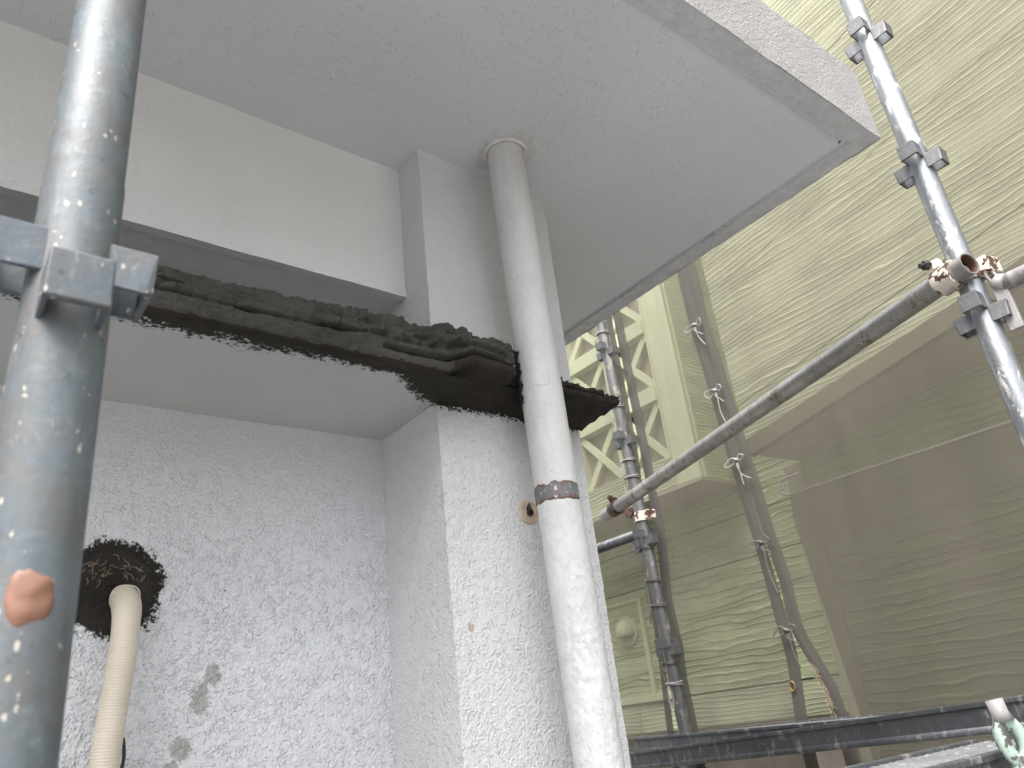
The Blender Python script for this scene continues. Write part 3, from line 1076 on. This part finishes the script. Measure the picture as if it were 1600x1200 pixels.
# joint sleeve on the near pole (the tube above slides into the wider one below)
obj("joint_sleeve", hollow_tube(LPZ(-1.2), LPZ(0.378), TR + 0.0007, TR - 0.001, 96), M['pole_blue'], pl, smooth=False)


def blob():
    """putty blob on the near pole, wrapped on the tube"""
    V, Fc = [], []
    NA, NR = 40, 10
    a0 = math.atan2(-0.411, -0.044) + 0.10
    zc = 0.088
    for i in range(NR + 1):
        for k in range(NA):
            t = 2 * math.pi * k / NA
            rim = 0.0142 * (1 + 0.30 * noise.noise(Vector((math.cos(t) * 1.6, math.sin(t) * 1.6, 8))) + 0.12 * noise.noise(Vector((math.cos(t) * 5, math.sin(t) * 5, 2))))
            r = rim * i / NR
            du, dz = r * math.cos(t) * 0.92, r * math.sin(t) * 1.05
            hgt = 0.0022 * (1 - (i / NR) ** 5) * (0.9 + 0.45 * noise.noise(Vector((du * 110, dz * 110, 4)))) - (0.001 if i == NR else 0)
            a = a0 + du / TR
            c_ = LPZ(zc + dz)
            V.append((c_.x + (TR + hgt) * math.cos(a), c_.y + (TR + hgt) * math.sin(a), zc + dz))
    for i in range(NR):
        for k in range(NA):
            k2 = (k + 1) % NA
            Fc.append([i * NA + k, i * NA + k2, (i + 1) * NA + k2, (i + 1) * NA + k])
    return V, Fc
obj("putty_blob", blob(), M['peach'], pl, smooth=True)

# ------------------------------------------------------------------ rail pipe, clamps, ledgers
ra, rb = Vector((1.600, 0.430, 0.764)), Vector((2.222, 2.159, 0.771))
RR = 0.0243
rail = empty("rail_pipe", rb, "long dirty steel pipe slanting across the netting, clamped between two poles", "pipe", "scaffold pipes")
obj("rail_tube", hollow_tube(ra, rb, RR, RR - 0.0025, 36), M['rail'], rail, smooth=False)
rd = (rb - ra).normalized()
obj("tube_bore", hollow_tube(ra + rd * 0.003, ra + rd * 0.12, RR - 0.0026, RR - 0.0045, 32), M['rust_tube'], rail)


def ring(c, axis, ri, ro, wdt, seg=28):
    axis = axis.normalized()
    return hollow_tube(c - axis * wdt / 2, c + axis * wdt / 2, ro, ri, seg)


def clamp(pc, rc, raxis, paxis, label, mats):
    root = empty("pipe_clamp", pc, label, "clamp", "swivel clamps")
    obj("rail_jaw", join(ring(rc, raxis, RR + 0.0004, RR + 0.006, 0.044)), mats[0], root)
    obj("pole_jaw", join(ring(pc, paxis, TR + 0.0004, TR + 0.006, 0.040)), mats[1], root)
    mid = (pc + rc) / 2
    d = (rc - pc).normalized()
    obj("swivel_plate", tube([mid - d * 0.010, mid + d * 0.010], 0.020, 16), mats[0], root)
    # bolt lug with hooked arm and nut, on the outer side of the rail jaw
    u = raxis.cross(d).normalized()
    if u.z < 0:
        u = -u
    e = rc + d * 0.010 + u * (RR + 0.006)
    obj("jaw_lug", move(bbox(-0.016, 0.016, -0.009, 0.009, -0.010, 0.012, 0.003), Matrix.Translation(e)), mats[0], root)
    left = raxis.normalized()
    b0 = e + u * 0.006
    obj("clamp_bolt", join(tube([b0 - d * 0.014, b0 + d * 0.040], 0.0058, 10), tube([b0 + d * 0.020, b0 + d * 0.032], 0.0105, 6)), mats[2], root)
    # flap over the pole jaw
    side = paxis.cross(d).normalized()
    f = pc - side * (TR + 0.010) * (1 if side.y > 0 else -1) * -1
    f = pc + Vector((0.012, -0.036, 0.002))
    obj("jaw_flap", move(bbox(-0.022, 0.022, -0.018, 0.018, -0.019, 0.019, 0.004), Matrix.Translation(f) @ Matrix.Rotation(math.radians(-14), 4, 'Z')), mats[1], root)
    return root


UP = Vector((0, 0, 1))
rcR = ra + rd * 0.055
clamp(Vector((1.651, 0.458, 0.766)), rcR, rd, UP, "cream clamp with brown rust under the open pipe end at the right-hand pole", (M['clamp'], M['clamp'], M['dark_metal']))
rcM = ra + rd * ((rb - ra).length - 0.105)
clamp(Vector((2.408, 2.135, 0.772)), rcM, rd, UP, "rusty dark clamp holding the pipe to the pole by the lattice panels", (M['clamp_dark'], M['clamp'], M['clamp_dark']))

lg = empty("ledger_pipe", (1.66, 0.40, 0.70), "short pinkish-white spattered ledger wedged into the galvanised pole pocket", "pipe", "scaffold pipes")
l0 = Vector((1.652, 0.402, 0.716))
l1 = Vector((1.652, -1.2, 0.716))
obj("ledger_tube", tube([l0, l0 + (l1 - l0) * 0.05, l1], 0.0172, 20), M['white_tube'], lg, smooth=True)
obj("ledger_head", tube([(1.652, 0.420, 0.727), (1.652, 0.412, 0.722), (1.652, 0.398, 0.716)], [0.010, 0.0185, 0.0178], 16), M['white_tube'], lg, smooth=True)
obj("ledger_wedge", join(bbox(1.646, 1.658, 0.398, 0.424, 0.615, 0.716, 0.002)), M['white_tube'], lg)
obj("locking_loop", tube(catmull([(1.652, 0.418, 0.722), (1.646, 0.424, 0.742), (1.644, 0.420, 0.757), (1.648, 0.414, 0.752), (1.652, 0.406, 0.728)], 4), 0.0035, 8), M['white_tube'], lg, smooth=True)

lg2 = empty("ledger_pipe", (2.40, 2.17, 0.70), "dark grey ledger running from the tied pole behind the pilaster", "pipe", "scaffold pipes")
obj("ledger_tube", tube([(2.402, 2.178, 0.706), (2.402, 3.9, 0.706)], 0.0213, 20), M['plank'], lg2, smooth=True)
obj("ledger_wedge", bbox(2.396, 2.408, 2.158, 2.196, 0.63, 0.70, 0.002), M['pole_dark'], lg2)

# ------------------------------------------------------------------ planks
M['plank_mid'] = galv("plank_sheet_steel", (0.13, 0.135, 0.145), (0.21, 0.215, 0.22), None, drips=(0.28, 0.27, 0.26), metal=0.15, rough=0.6)


def plank(name_root, p0, p1, width, side, label, top_mat):
    """hook-on steel deck plank: folded side channels, tube lip, ribbed top"""
    p0, p1 = Vector(p0), Vector(p1)
    root = empty("scaffold_plank", p0, label, "deck plank", "steel deck planks")
    d = (p1 - p0)
    L = d.length
    d.normalize()
    n = Vector((side[0], side[1], 0)).normalized()
    n = (n - d * n.dot(d)).normalized()
    up = d.cross(n)
    if up.z < 0:
        up = -up
    Mx = Matrix(((d.x, n.x, up.x, p0.x), (d.y, n.y, up.y, p0.y), (d.z, n.z, up.z, p0.z), (0, 0, 0, 1)))
    def put(nm, vf, mat, sm=False):
        return obj(nm, move(vf, Mx), mat, root, smooth=sm)
    for y0, y1 in ((0.0, 0.004), (width - 0.004, width)):
        s = 1 if y0 == 0 else -1
        yy = y0 if s == 1 else width
        put("side_channel", join(bbox(0, L, min(yy, yy + s * 0.003), max(yy, yy + s * 0.003), -0.042, -0.010, 0.0008),
                                 bbox(0, L, min(yy - s * 0.004, yy + s * 0.010), max(yy - s * 0.004, yy + s * 0.010), -0.010, 0.0, 0.002)), M['plank'])
        put("lower_lip", tube([(0, yy + s * 0.004, -0.047), (L, yy + s * 0.004, -0.047)], 0.0075, 12), M['plank'], True)
    ribs = []
    nrib = max(3, int(width / 0.024))
    wr = (width - 0.03) / nrib
    rowsx = int(L / 0.022)
    V, Fc = [], []
    cols = nrib * 4
    for i in range(rowsx * 2 + 1):
        for j in range(cols + 1):
            x = L * i / (rowsx * 2)
            y = 0.012 + (width - 0.024) * j / cols
            z = -0.006 + (0.0028 if (j % 4) in (1, 2) else 0.0) * (1 if (i + (j // 4) % 2) % 2 else 0.35)
            V.append((x, y, z))
    for i in range(rowsx * 2):
        for j in range(cols):
            q = i * (cols + 1) + j
            Fc.append([q, q + cols + 1, q + cols + 2, q + 1])
    put("deck_sheet", (V, Fc), top_mat)
    return root


plank("a", (1.523, 0.545, -0.0285), (2.054, 2.061, -0.0925), 0.22, (1, -0.35), "dark channel-sided deck plank rising across the bottom right corner", M['plank_mid'])
plank("b", (2.10, 1.22, -0.058), (2.60, 2.75, -0.060), 0.24, (1, -0.3), "deck plank with pale ribbed top at the foot of the tied pole", M['plank_mid'])
plank("c", (1.46, 0.515, -0.088), (-0.25, 0.535, -0.088), 0.15, (0, 1), "ribbed pale deck plank at the lowest right edge behind the mint bracket", M['plank_mid'])

br = empty("wedge_bracket", (1.423, 0.577, -0.085), "mint-green and grey flaking bracket head with a slotted hole", "bracket")
nb = -F_
c0 = Vector((1.187, 0.4805, -0.078)) - R_ * 0.009
def slot_plate(c, u, v, n, ru, rv, th, su, sv, seg=40):
    V, Fc = [], []
    for (ku, kv, dn) in ((su, sv, th / 2), (ru * 0.9, rv * 0.93, th / 2), (ru, rv, th * 0.2), (ru, rv, -th * 0.2), (ru * 0.9, rv * 0.93, -th / 2), (su, sv, -th / 2)):
        for k in range(seg):
            a = 2 * math.pi * k / seg
            V.append(tuple(c + u * (ku * math.cos(a)) + v * (kv * math.sin(a)) + n * dn))
    for j in range(6):
        j2 = (j + 1) % 6
        for k in range(seg):
            k2 = (k + 1) % seg
            Fc.append([j * seg + k, j * seg + k2, j2 * seg + k2, j2 * seg + k])
    return V, Fc
tl_dir = Vector((0.10, -0.08, -1)).normalized()
bu = (R_ - tl_dir * R_.dot(tl_dir)).normalized()
bn = bu.cross(tl_dir)
obj("slot_head", slot_plate(c0, bu, -tl_dir, bn, 0.0215, 0.034, 0.014, 0.0062, 0.0145), M['mint'], br, smooth=True)
obj("bracket_stub", tube([c0 - tl_dir * 0.026, c0 - tl_dir * 0.036, c0 - tl_dir * 0.052], [0.0135, 0.0105, 0.0110], 18), M['white_tube'], br, smooth=True)
obj("bracket_arm", tube([c0 + tl_dir * 0.026, c0 + tl_dir * 0.07, Vector((1.625, 0.455, -0.26))], [0.015, 0.014, 0.014], 14), M['mint'], br, smooth=True)

# ------------------------------------------------------------------ netting
NX = 2.50
def net_x(y, z):
    return NX + 0.014 * noise.noise(Vector((y * 2.2, z * 0.8, 3))) + 0.006 * noise.noise(Vector((y * 8, z * 0.9, 5)))
# left and right rim of each sheet as y(z)
seam_b = [(-3.1, 1.66), (-0.05, 1.650), (0.03, 1.640), (0.11, 1.629), (0.18, 1.626), (0.24, 1.630), (0.54, 1.641), (0.87, 1.655), (1.17, 1.673), (1.49, 1.695), (1.77, 1.690), (4.5, 1.70)]
seam_c = [(-3.1, 1.56), (-0.05, 1.548), (0.03, 1.556), (0.11, 1.583), (0.18, 1.610), (0.235, 1.626), (0.30, 1.628), (0.40, 1.622), (0.54, 1.637), (0.87, 1.653), (1.17, 1.671), (1.49, 1.693), (1.77, 1.688), (4.5, 1.698)]
rim_mr = [(-3.1, 2.20), (-0.03, 2.165), (0.12, 2.172), (0.25, 2.163), (0.45, 2.172), (0.69, 2.150), (1.06, 2.150), (1.56, 2.158), (4.5, 2.16)]
rim_ml = [(-3.1, 2.225), (-0.03, 2.245), (0.25, 2.225), (0.69, 2.19), (1.06, 2.165), (1.56, 2.17), (4.5, 2.17)]
const = lambda v: [(-9, v), (9, v)]


def sheet(lo, hi, label, hems, name="mesh_sheet"):
    z0, z1 = -3.1, 3.15
    NY, NZ = 26, 150
    V, Fc = [], []
    for j in range(NZ + 1):
        z = z0 + (z1 - z0) * j / NZ
        a, b = lerp_table(lo, z), lerp_table(hi, z)
        for i in range(NY + 1):
            y = a + (b - a) * i / NY
            V.append((net_x(y, z), y, z))
    for j in range(NZ):
        for i in range(NY):
            q = j * (NY + 1) + i
            Fc.append([q, q + 1, q + NY + 2, q + NY + 1])
    ymid = (lerp_table(lo, 1) + lerp_table(hi, 1)) / 2
    root = obj(name, (V, Fc), M['net'], None, smooth=True)
    root['label'] = label
    root['category'] = "netting"
    root['group'] = "grey scaffold netting sheets"
    for tab, w_, off in hems:
        V, Fc = [], []
        NZ2 = 260
        for j in range(NZ2 + 1):
            z = z0 + (z1 - z0) * j / NZ2
            a = lerp_table(tab, z)
            wj = w_ * (1 + 0.10 * noise.noise(Vector((z * 5, w_ * 99, 2))))
            for i in range(5):
                y = a + wj * i / 4
                x = net_x(y, z) - 0.004 - 0.006 * math.sin(math.pi * i / 4) * (0.5 + noise.noise(Vector((z * 6, w_ * 50, i)))) + off
                V.append((x, y, z))
        for j in range(NZ2):
            for i in range(4):
                q = j * 5 + i
                Fc.append([q, q + 1, q + 6, q + 5])
        obj("hem", (V, Fc), M['net_hem'], root, smooth=True)
    return root


sA = sheet(rim_ml, const(4.6), "sheet of netting left of the tied pole, over the lattice panels", [(rim_ml, 0.035, 0)])
sB = sheet(seam_b, rim_mr, "middle strip of netting between the tied pole and the laced seam", [(seam_b, 0.048, 0), (rim_mr, -0.048, 0)])
sC = sheet(const(-1.8), seam_c, "wide sheet of netting right of the laced seam, behind the long pipe", [(seam_c, -0.050, -0.002)])
# a second, shorter sheet doubled behind the right one, hung from a pale rope
N2 = 2.575
rim2 = [(-3.1, 1.44), (-0.05, 1.498), (0.63, 1.552), (0.70, 1.535)]
V, Fc = [], []
for j in range(81):
    for i in range(31):
        v, u = j / 80, i / 30
        ya = -1.8
        zt_ = 0.665 + 0.038 * ((u * (1.53 + 1.8)) / 3.33)
        z = -3.1 + (zt_ + 3.1) * v
        y = ya + (lerp_table(rim2, z) - ya) * u
        V.append((N2 + 0.010 * noise.noise(Vector((y * 2, z * 1.3, 17))), y, z))
for j in range(80):
    for i in range(30):
        q = j * 31 + i
        Fc.append([q, q + 1, q + 32, q + 31])
sD = obj("mesh_sheet", (V, Fc), M['net_dark'], None, smooth=True)
sD['label'] = "lower doubled net sheet hung from a pale rope at the right"
sD['category'] = "netting"
sD['group'] = "grey scaffold netting sheets"
rope_p = [Vector(V[80 * 31 + i]) + Vector((-0.006, 0, 0.001)) for i in range(31)]
obj("rope", tube(rope_p, 0.0022, 6), M['cord_light'], sD, smooth=True)
hk = rope_p[-1]
obj("hook", tube(catmull([hk, hk + Vector((-0.004, 0.020, 0.004)), hk + Vector((-0.004, 0.028, 0.020)), hk + Vector((-0.004, 0.014, 0.030)), hk + Vector((-0.004, 0.022, 0.048)), hk + Vector((-0.004, 0.006, 0.060)), hk + Vector((-0.004, -0.06, 0.062))], 6), 0.0050, 8), M['cord_light'], sD, smooth=True)
gy = [(0.3 * math.cos(a), math.sin(a)) for a in [2 * math.pi * k / 20 for k in range(21)]]
gp = [Vector((net_x(1.672, 0.052) - 0.012, 1.672 + 0.011 * math.cos(2 * math.pi * k / 20), 0.052 + 0.015 * math.sin(2 * math.pi * k / 20))) for k in range(21)]
obj("eyelet", tube(gp, 0.0028, 8, False), M['brass'], sB, smooth=True)
# frayed, rolled-up corner of the right sheet at the foot of the seam
fr = []
rr_ = random.Random(3)
for i in range(60):
    z = rr_.uniform(-0.06, 0.12)
    y = lerp_table(seam_c, z) - rr_.uniform(0.0, 0.012)
    x = NX - 0.012
    fr.append(tube([(x, y, z), (x - rr_.uniform(-.006, .01), y - rr_.uniform(-0.004, 0.014), z - rr_.uniform(0.0, 0.02)), (x - rr_.uniform(-.006, .012), y - rr_.uniform(-0.006, 0.022), z - rr_.uniform(0.01, 0.045))], 0.0008, 4, False))
fo2 = obj("frayed_threads", join(*fr), M['fibre'], sC)
fo2['kind'] = 'stuff'


for k, yy in enumerate((-0.62, -0.37, -0.12, 0.13)):  # out of view; added to reflect light onto the canopy and ledge undersides
    plank("f", (1.45, yy, -1.62), (-2.6, yy, -1.62), 0.24, (0, 1), ("outermost", "second", "third", "innermost")[k] + " plank of the unseen walkway the viewer stands on, added to bounce light", M['plank_bounce'])

for k, xx in enumerate((1.80, 2.06)):  # added out of view to block ground bounce and reflect light upward
    plank("s", (xx, 4.0, -1.62), (xx, -0.5, -1.62), 0.24, (1, 0), ("inner", "outer")[k] + " plank of an unseen lower side walkway, added for its effect on the light", M['plank_bounce'])


# cords
def bow(z, y, label, seed, lmat, size=1.0, x=None):
    r = random.Random(seed)
    x = (net_x(y, z) - 0.022) if x is None else x
    root = empty("cord_tie", (x, y, z), label, "cord tie", "cord bows lacing the netting seam")
    def P(dy, dz, dx=0.0):
        return Vector((x - 0.004 + dx, y + dy * size, z + dz * size))
    j = lambda s: r.uniform(-s, s)
    knot = tube([P(0.008, 0.002), P(0.003, 0.004, -0.006), P(-0.004, 0.0, -0.007), P(-0.008, -0.003)], 0.0062 * size, 8)
    obj("knot", knot, lmat, root, smooth=True)
    loop1 = catmull([P(0, 0), P(0.022 + j(.006), 0.010 + j(.008)), P(0.048 + j(.008), -0.002 + j(.01), -0.006), P(0.040 + j(.006), -0.018 + j(.006), -0.004), P(0.016, -0.010), P(0, 0)], 6)
    loop2 = catmull([P(0, 0), P(-0.014, 0.016 + j(.006)), P(-0.030 + j(.006), 0.017 + j(.008), -0.005), P(-0.034 + j(.005), 0.002 + j(.006), -0.004), P(-0.015, -0.006), P(0, 0)], 6)
    obj("loop", tube(loop1, 0.0025 * size, 6), lmat, root, smooth=True)
    obj("loop", tube(loop2, 0.0025 * size, 6), lmat, root, smooth=True)
    L1, L2 = r.uniform(0.07, 0.19), r.uniform(0.05, 0.12)
    t1 = catmull([P(0, 0), P(-0.004 + j(.004), -0.03, -0.006), P(-0.010 + j(.008), -L1 * 0.6, -0.003), P(-0.016 + j(.012), -L1)], 6)
    t2 = catmull([P(0, 0), P(0.002 + j(.004), -0.025, -0.006), P(-0.022 + j(.014), -L2 * 0.7), P(-0.030 + j(.014), -L2)], 6)
    obj("cord_end", tube(t1, 0.0024 * size, 6), lmat, root, smooth=True)
    obj("cord_end", tube(t2, 0.0022 * size, 6), lmat, root, smooth=True)


seam_labels = [(1.485, "topmost pale cord bow on the laced seam, above the long pipe"),
               (1.170, "second pale cord bow on the laced seam, just above the long pipe"),
               (0.868, "cord bow on the laced seam just below the long pipe"),
               (0.543, "cord bow on the laced seam beside the pale green strip"),
               (0.230, "lowest cord bow on the laced seam, where the netting gapes open")]
for i, (z, lb) in enumerate(seam_labels):
    bow(z, lerp_table(seam_c, z) + 0.004, lb, 11 + i * 3, M['cord_light'] if i < 3 else M['cord_dark'], 1.0)


def pole_tie(z, label, seed, lmat):
    r = random.Random(seed)
    cx = 2.541 + (2.355 - 2.541) * (z - GROUND_Z) / (2.35 - GROUND_Z)
    c = Vector((cx, 2.135, z))
    root = empty("pole_cord", c, label, "pole cord", "cords knotted round the tied pole")
    for q in range(2):
        pts = []
        for k in range(25):
            a = 2 * math.pi * k / 24
            pts.append(c + Vector(((TR + 0.0035) * math.cos(a), (TR + 0.0035) * math.sin(a), 0.004 * math.sin(a + q) + q * 0.007)))
        obj("cord_loop", tube(pts, 0.0026, 6, False), lmat, root, smooth=True)
    k0 = c + Vector((-0.016, TR * 0.9 + 0.004, 0.002))
    obj("knot", tube([k0 + Vector((0.002, 0.008, 0.004)), k0, k0 + Vector((-0.004, -0.007, -0.002))], 0.0058, 8), lmat, root, smooth=True)
    for e in range(2):
        L = r.uniform(0.03, 0.10)
        obj("cord_end", tube(catmull([k0, k0 + Vector((-0.006, r.uniform(-.004, .012), -L * 0.4)), k0 + Vector((-0.004, r.uniform(-.012, .02), -L))], 5), 0.0023, 6), lmat, root, smooth=True)


ptl = [(1.640, "cord ring round the tied pole just under the canopy edge", 1),
       (1.270, "cord ring round the tied pole just below the mortar ledge tip", 1),
       (1.020, "upper of two cord rings between the pocket and the long pipe", 1),
       (0.945, "lower of two cord rings between the pocket and the long pipe", 1),
       (0.640, "cord knotted under the pocket that holds the dark ledger", 0),
       (0.508, "thin dark cord ring below the dark ledger's pocket", 0),
       (0.408, "cord with frayed ends tied above the lowest visible pocket", 0),
       (0.190, "cord knotted right under the lowest visible pocket", 0),
       (0.115, "lowest pale cord knot on the tied pole near the deck plank", 1)]
for i, (z, lb, lt) in enumerate(ptl):
    pole_tie(z, lb, 50 + i, M['cord_light'] if lt else M['cord_dark'])

# ------------------------------------------------------------------ neighbouring house
hs = empty("neighbour_house", (3.5, 2.0, GROUND_Z), "pale green house with ripple siding and lattice panels behind the netting", "house")
# lower main wall: one board per course, lapped
courses = [(-3.0, -2.4), (-2.4, -1.8), (-1.8, -1.2), (-1.2, -0.6), (-0.6, -0.35), (-0.075, 0.093), (0.093, 0.720), (0.720, 0.950), (0.950, 1.30)]
for i, (za, zb) in enumerate(courses):
    mt = M['siding_fine'] if zb < 0.2 else M['siding_mid']
    obj("siding_board", bbox(3.55 + 0.004 * (i % 2), 3.60, 0.6, 5.5, za + 0.006, zb - 0.001, 0.004), mt, hs)
obj("lower_wall", box(3.59, 5.5, 0.6, 6.5, GROUND_Z, 1.3), M['trim'], hs)
obj("foundation", box(3.56, 3.62, 0.6, 5.5, -0.35, -0.07), M['foundation'], hs)
# panel frame by the vent
obj("panel_moulding", join(bbox(3.535, 3.552, 3.262, 3.292, 0.115, 0.675, 0.003), bbox(3.537, 3.552, 3.292, 3.75, 0.655, 0.675, 0.003), bbox(3.537, 3.551, 3.1, 4.2, 0.093, 0.13, 0.003)), M['trim'], hs)
# vent hood: half dome with open underside
V, Fc = [], []
vy, vz, vr = 3.42, 0.50, 0.070
NA, NR = 28, 12
for i in range(NR + 1):
    th = math.pi / 2 * i / NR
    for k in range(NA):
        a = 2 * math.pi * k / NA
        zz = vz + vr * 1.05 * math.cos(th) * 0 + vr * math.sin(th) * math.sin(a) * 1.05
        cut = vz - vr * 0.45
        zz2 = max(zz, cut)
        V.append((3.545 - vr * 0.95 * math.cos(th), vy + vr * math.sin(th) * math.cos(a), zz2))
for i in range(NR):
    for k in range(NA):
        k2 = (k + 1) % NA
        Fc.append([i * NA + k, i * NA + k2, (i + 1) * NA + k2, (i + 1) * NA + k])
vh = obj("vent_hood", (V, Fc), M['trim'], hs, smooth=True)
obj("vent_plate", tube([(3.552, vy, vz), (3.540, vy, vz)], 0.088, 32), M['trim'], vh)
obj("vent_opening", box(3.485, 3.54, vy - 0.045, vy + 0.045, vz - vr * 0.45 - 0.003, vz - vr * 0.45 - 0.001), M['infill'], vh)

# lattice bay
BX, BY = 3.20, 2.385
obj("bay_stile", bbox(BX, 3.30, BY, 2.545, 1.115, 4.2, 0.006), M['trim'], hs)
obj("bay_stile", bbox(BX + 0.008, 3.30, 2.552, 2.566, 1.29, 4.2, 0.003), M['trim'], hs)
obj("bay_stile", bbox(BX, 3.30, 2.865, 2.925, 1.29, 4.2, 0.004), M['trim'], hs)
obj("bay_stile", bbox(BX, 3.30, 3.225, 5.4, 1.29, 4.2, 0.006), M['trim'], hs)
obj("bay_apron", bbox(BX - 0.004, 3.30, 2.545, 5.4, 1.115, 1.288, 0.006), M['siding_fine'], hs)
rowh, gap = 0.325, 0.105
zrow = 1.305
for r_i in range(6):
    obj("bay_rail", bbox(BX - 0.002, 3.30, 2.566, 3.225, zrow + rowh, zrow + rowh + gap - 0.012, 0.004), M['trim'], hs)
    for (ya, yb) in ((2.566, 2.865), (2.925, 3.225)):
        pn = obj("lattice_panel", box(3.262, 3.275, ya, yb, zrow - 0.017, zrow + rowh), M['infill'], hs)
        cy, czz = (ya + yb) / 2, zrow + rowh / 2 - 0.008
        Ld = math.hypot(yb - ya, rowh + 0.017)
        an = math.atan2(rowh + 0.017, yb - ya)
        for s in (1, -1):
            b_ = box(-0.008 if s == 1 else -0.004, 0.008 if s == 1 else 0.004, -Ld / 2, Ld / 2, -0.021, 0.021)
            mm = Matrix.Translation((BX + 0.022, cy, czz)) @ Matrix.Rotation(s * an, 4, 'X')
            obj("lattice_slat", move(b_, mm), M['trim'], pn)
    zrow += rowh + gap
obj("bay_core", box(3.30, 5.0, BY + 0.03, 5.4, 1.13, 4.2), M['trim'], hs)
obj("bay_side", bbox(BX + 0.055, 4.9, BY - 0.004, BY + 0.026, 1.118, 4.2, 0.004), M['siding_fine'], hs)
obj("bay_corner_trim", join(bbox(BX - 0.004, BX + 0.055, BY - 0.010, BY + 0.03, 1.11, 4.2, 0.005), bbox(BX + 0.030, BX + 0.040, BY - 0.014, BY, 1.11, 4.2, 0.002)), M['trim'], hs)
obj("bay_soffit", box(BX - 0.01, 3.59, BY - 0.012, 5.4, 1.095, 1.113), M['house_soffit'], hs)

# upper wall at the right, turned a little, with sloping skirt board and soffit behind
ca, sa = math.cos(math.radians(5)), math.sin(math.radians(5))
MU = Matrix(((ca, sa, 0, 2.95), (-sa, ca, 0, 1.905), (0, 0, 1, 0), (0, 0, 0, 1)))     # local y runs along the wall
def upper(nm, vf, mat, par=hs):
    return obj(nm, move(vf, MU), mat, par)
def slope_z(y, z0):            # the skirt climbs towards the near end
    return z0 - y * 0.135
def slanted(x0, x1, y0, y1, a0, a1, sl0=True, sl1=True):
    v = []
    for x in (x0, x1):
        for y in (y0, y1):
            v += [(x, y, slope_z(y, a0) if sl0 else a0), (x, y, slope_z(y, a1) if sl1 else a1)]
    return v, [[0, 1, 3, 2], [4, 6, 7, 5], [0, 4, 5, 1], [2, 3, 7, 6], [0, 2, 6, 4], [1, 5, 7, 3]]
upper("skirt_board", slanted(-0.012, 0.03, -4.0, 0.0, 1.030, 1.105), M['skirt'])
upper("siding_board", slanted(0.0, 0.03, -4.0, 0.0, 1.106, 1.275), M['siding_fine'])
zz = 1.281
for i in range(4):
    upper("siding_board", slanted(0.002 * (i % 2), 0.03, -4.0, 0.0, zz, zz + 0.60), M['siding_big'])
    zz += 0.606
upper("upper_wall", slanted(0.031, 2.0, -4.0, -0.003, 1.05, 4.0, True, False), M['trim'])
upper("house_soffit", slanted(0.031, 0.7, -4.0, -0.003, 1.038, 1.049), M['house_soffit'])
# nearer lower wall with its grey corner board
LX = 3.25
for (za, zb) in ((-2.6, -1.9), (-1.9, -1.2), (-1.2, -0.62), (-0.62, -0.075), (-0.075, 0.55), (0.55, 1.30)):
    obj("siding_board", bbox(LX, LX + 0.04, -4.0, 1.842, za + 0.003, zb, 0.002), M['siding_shaded'], hs)
obj("near_wall", box(LX + 0.039, 3.589, -4.0, 1.925, GROUND_Z, 1.02), M['trim'], hs)
obj("corner_board", bbox(LX - 0.006, LX + 0.04, 1.843, 1.935, GROUND_Z, 1.02, 0.004), M['corner_trim'], hs)
obj("house_roof", box(2.98, 6.0, -4.2, 7.0, 4.21, 4.4), M['house_soffit'], hs)
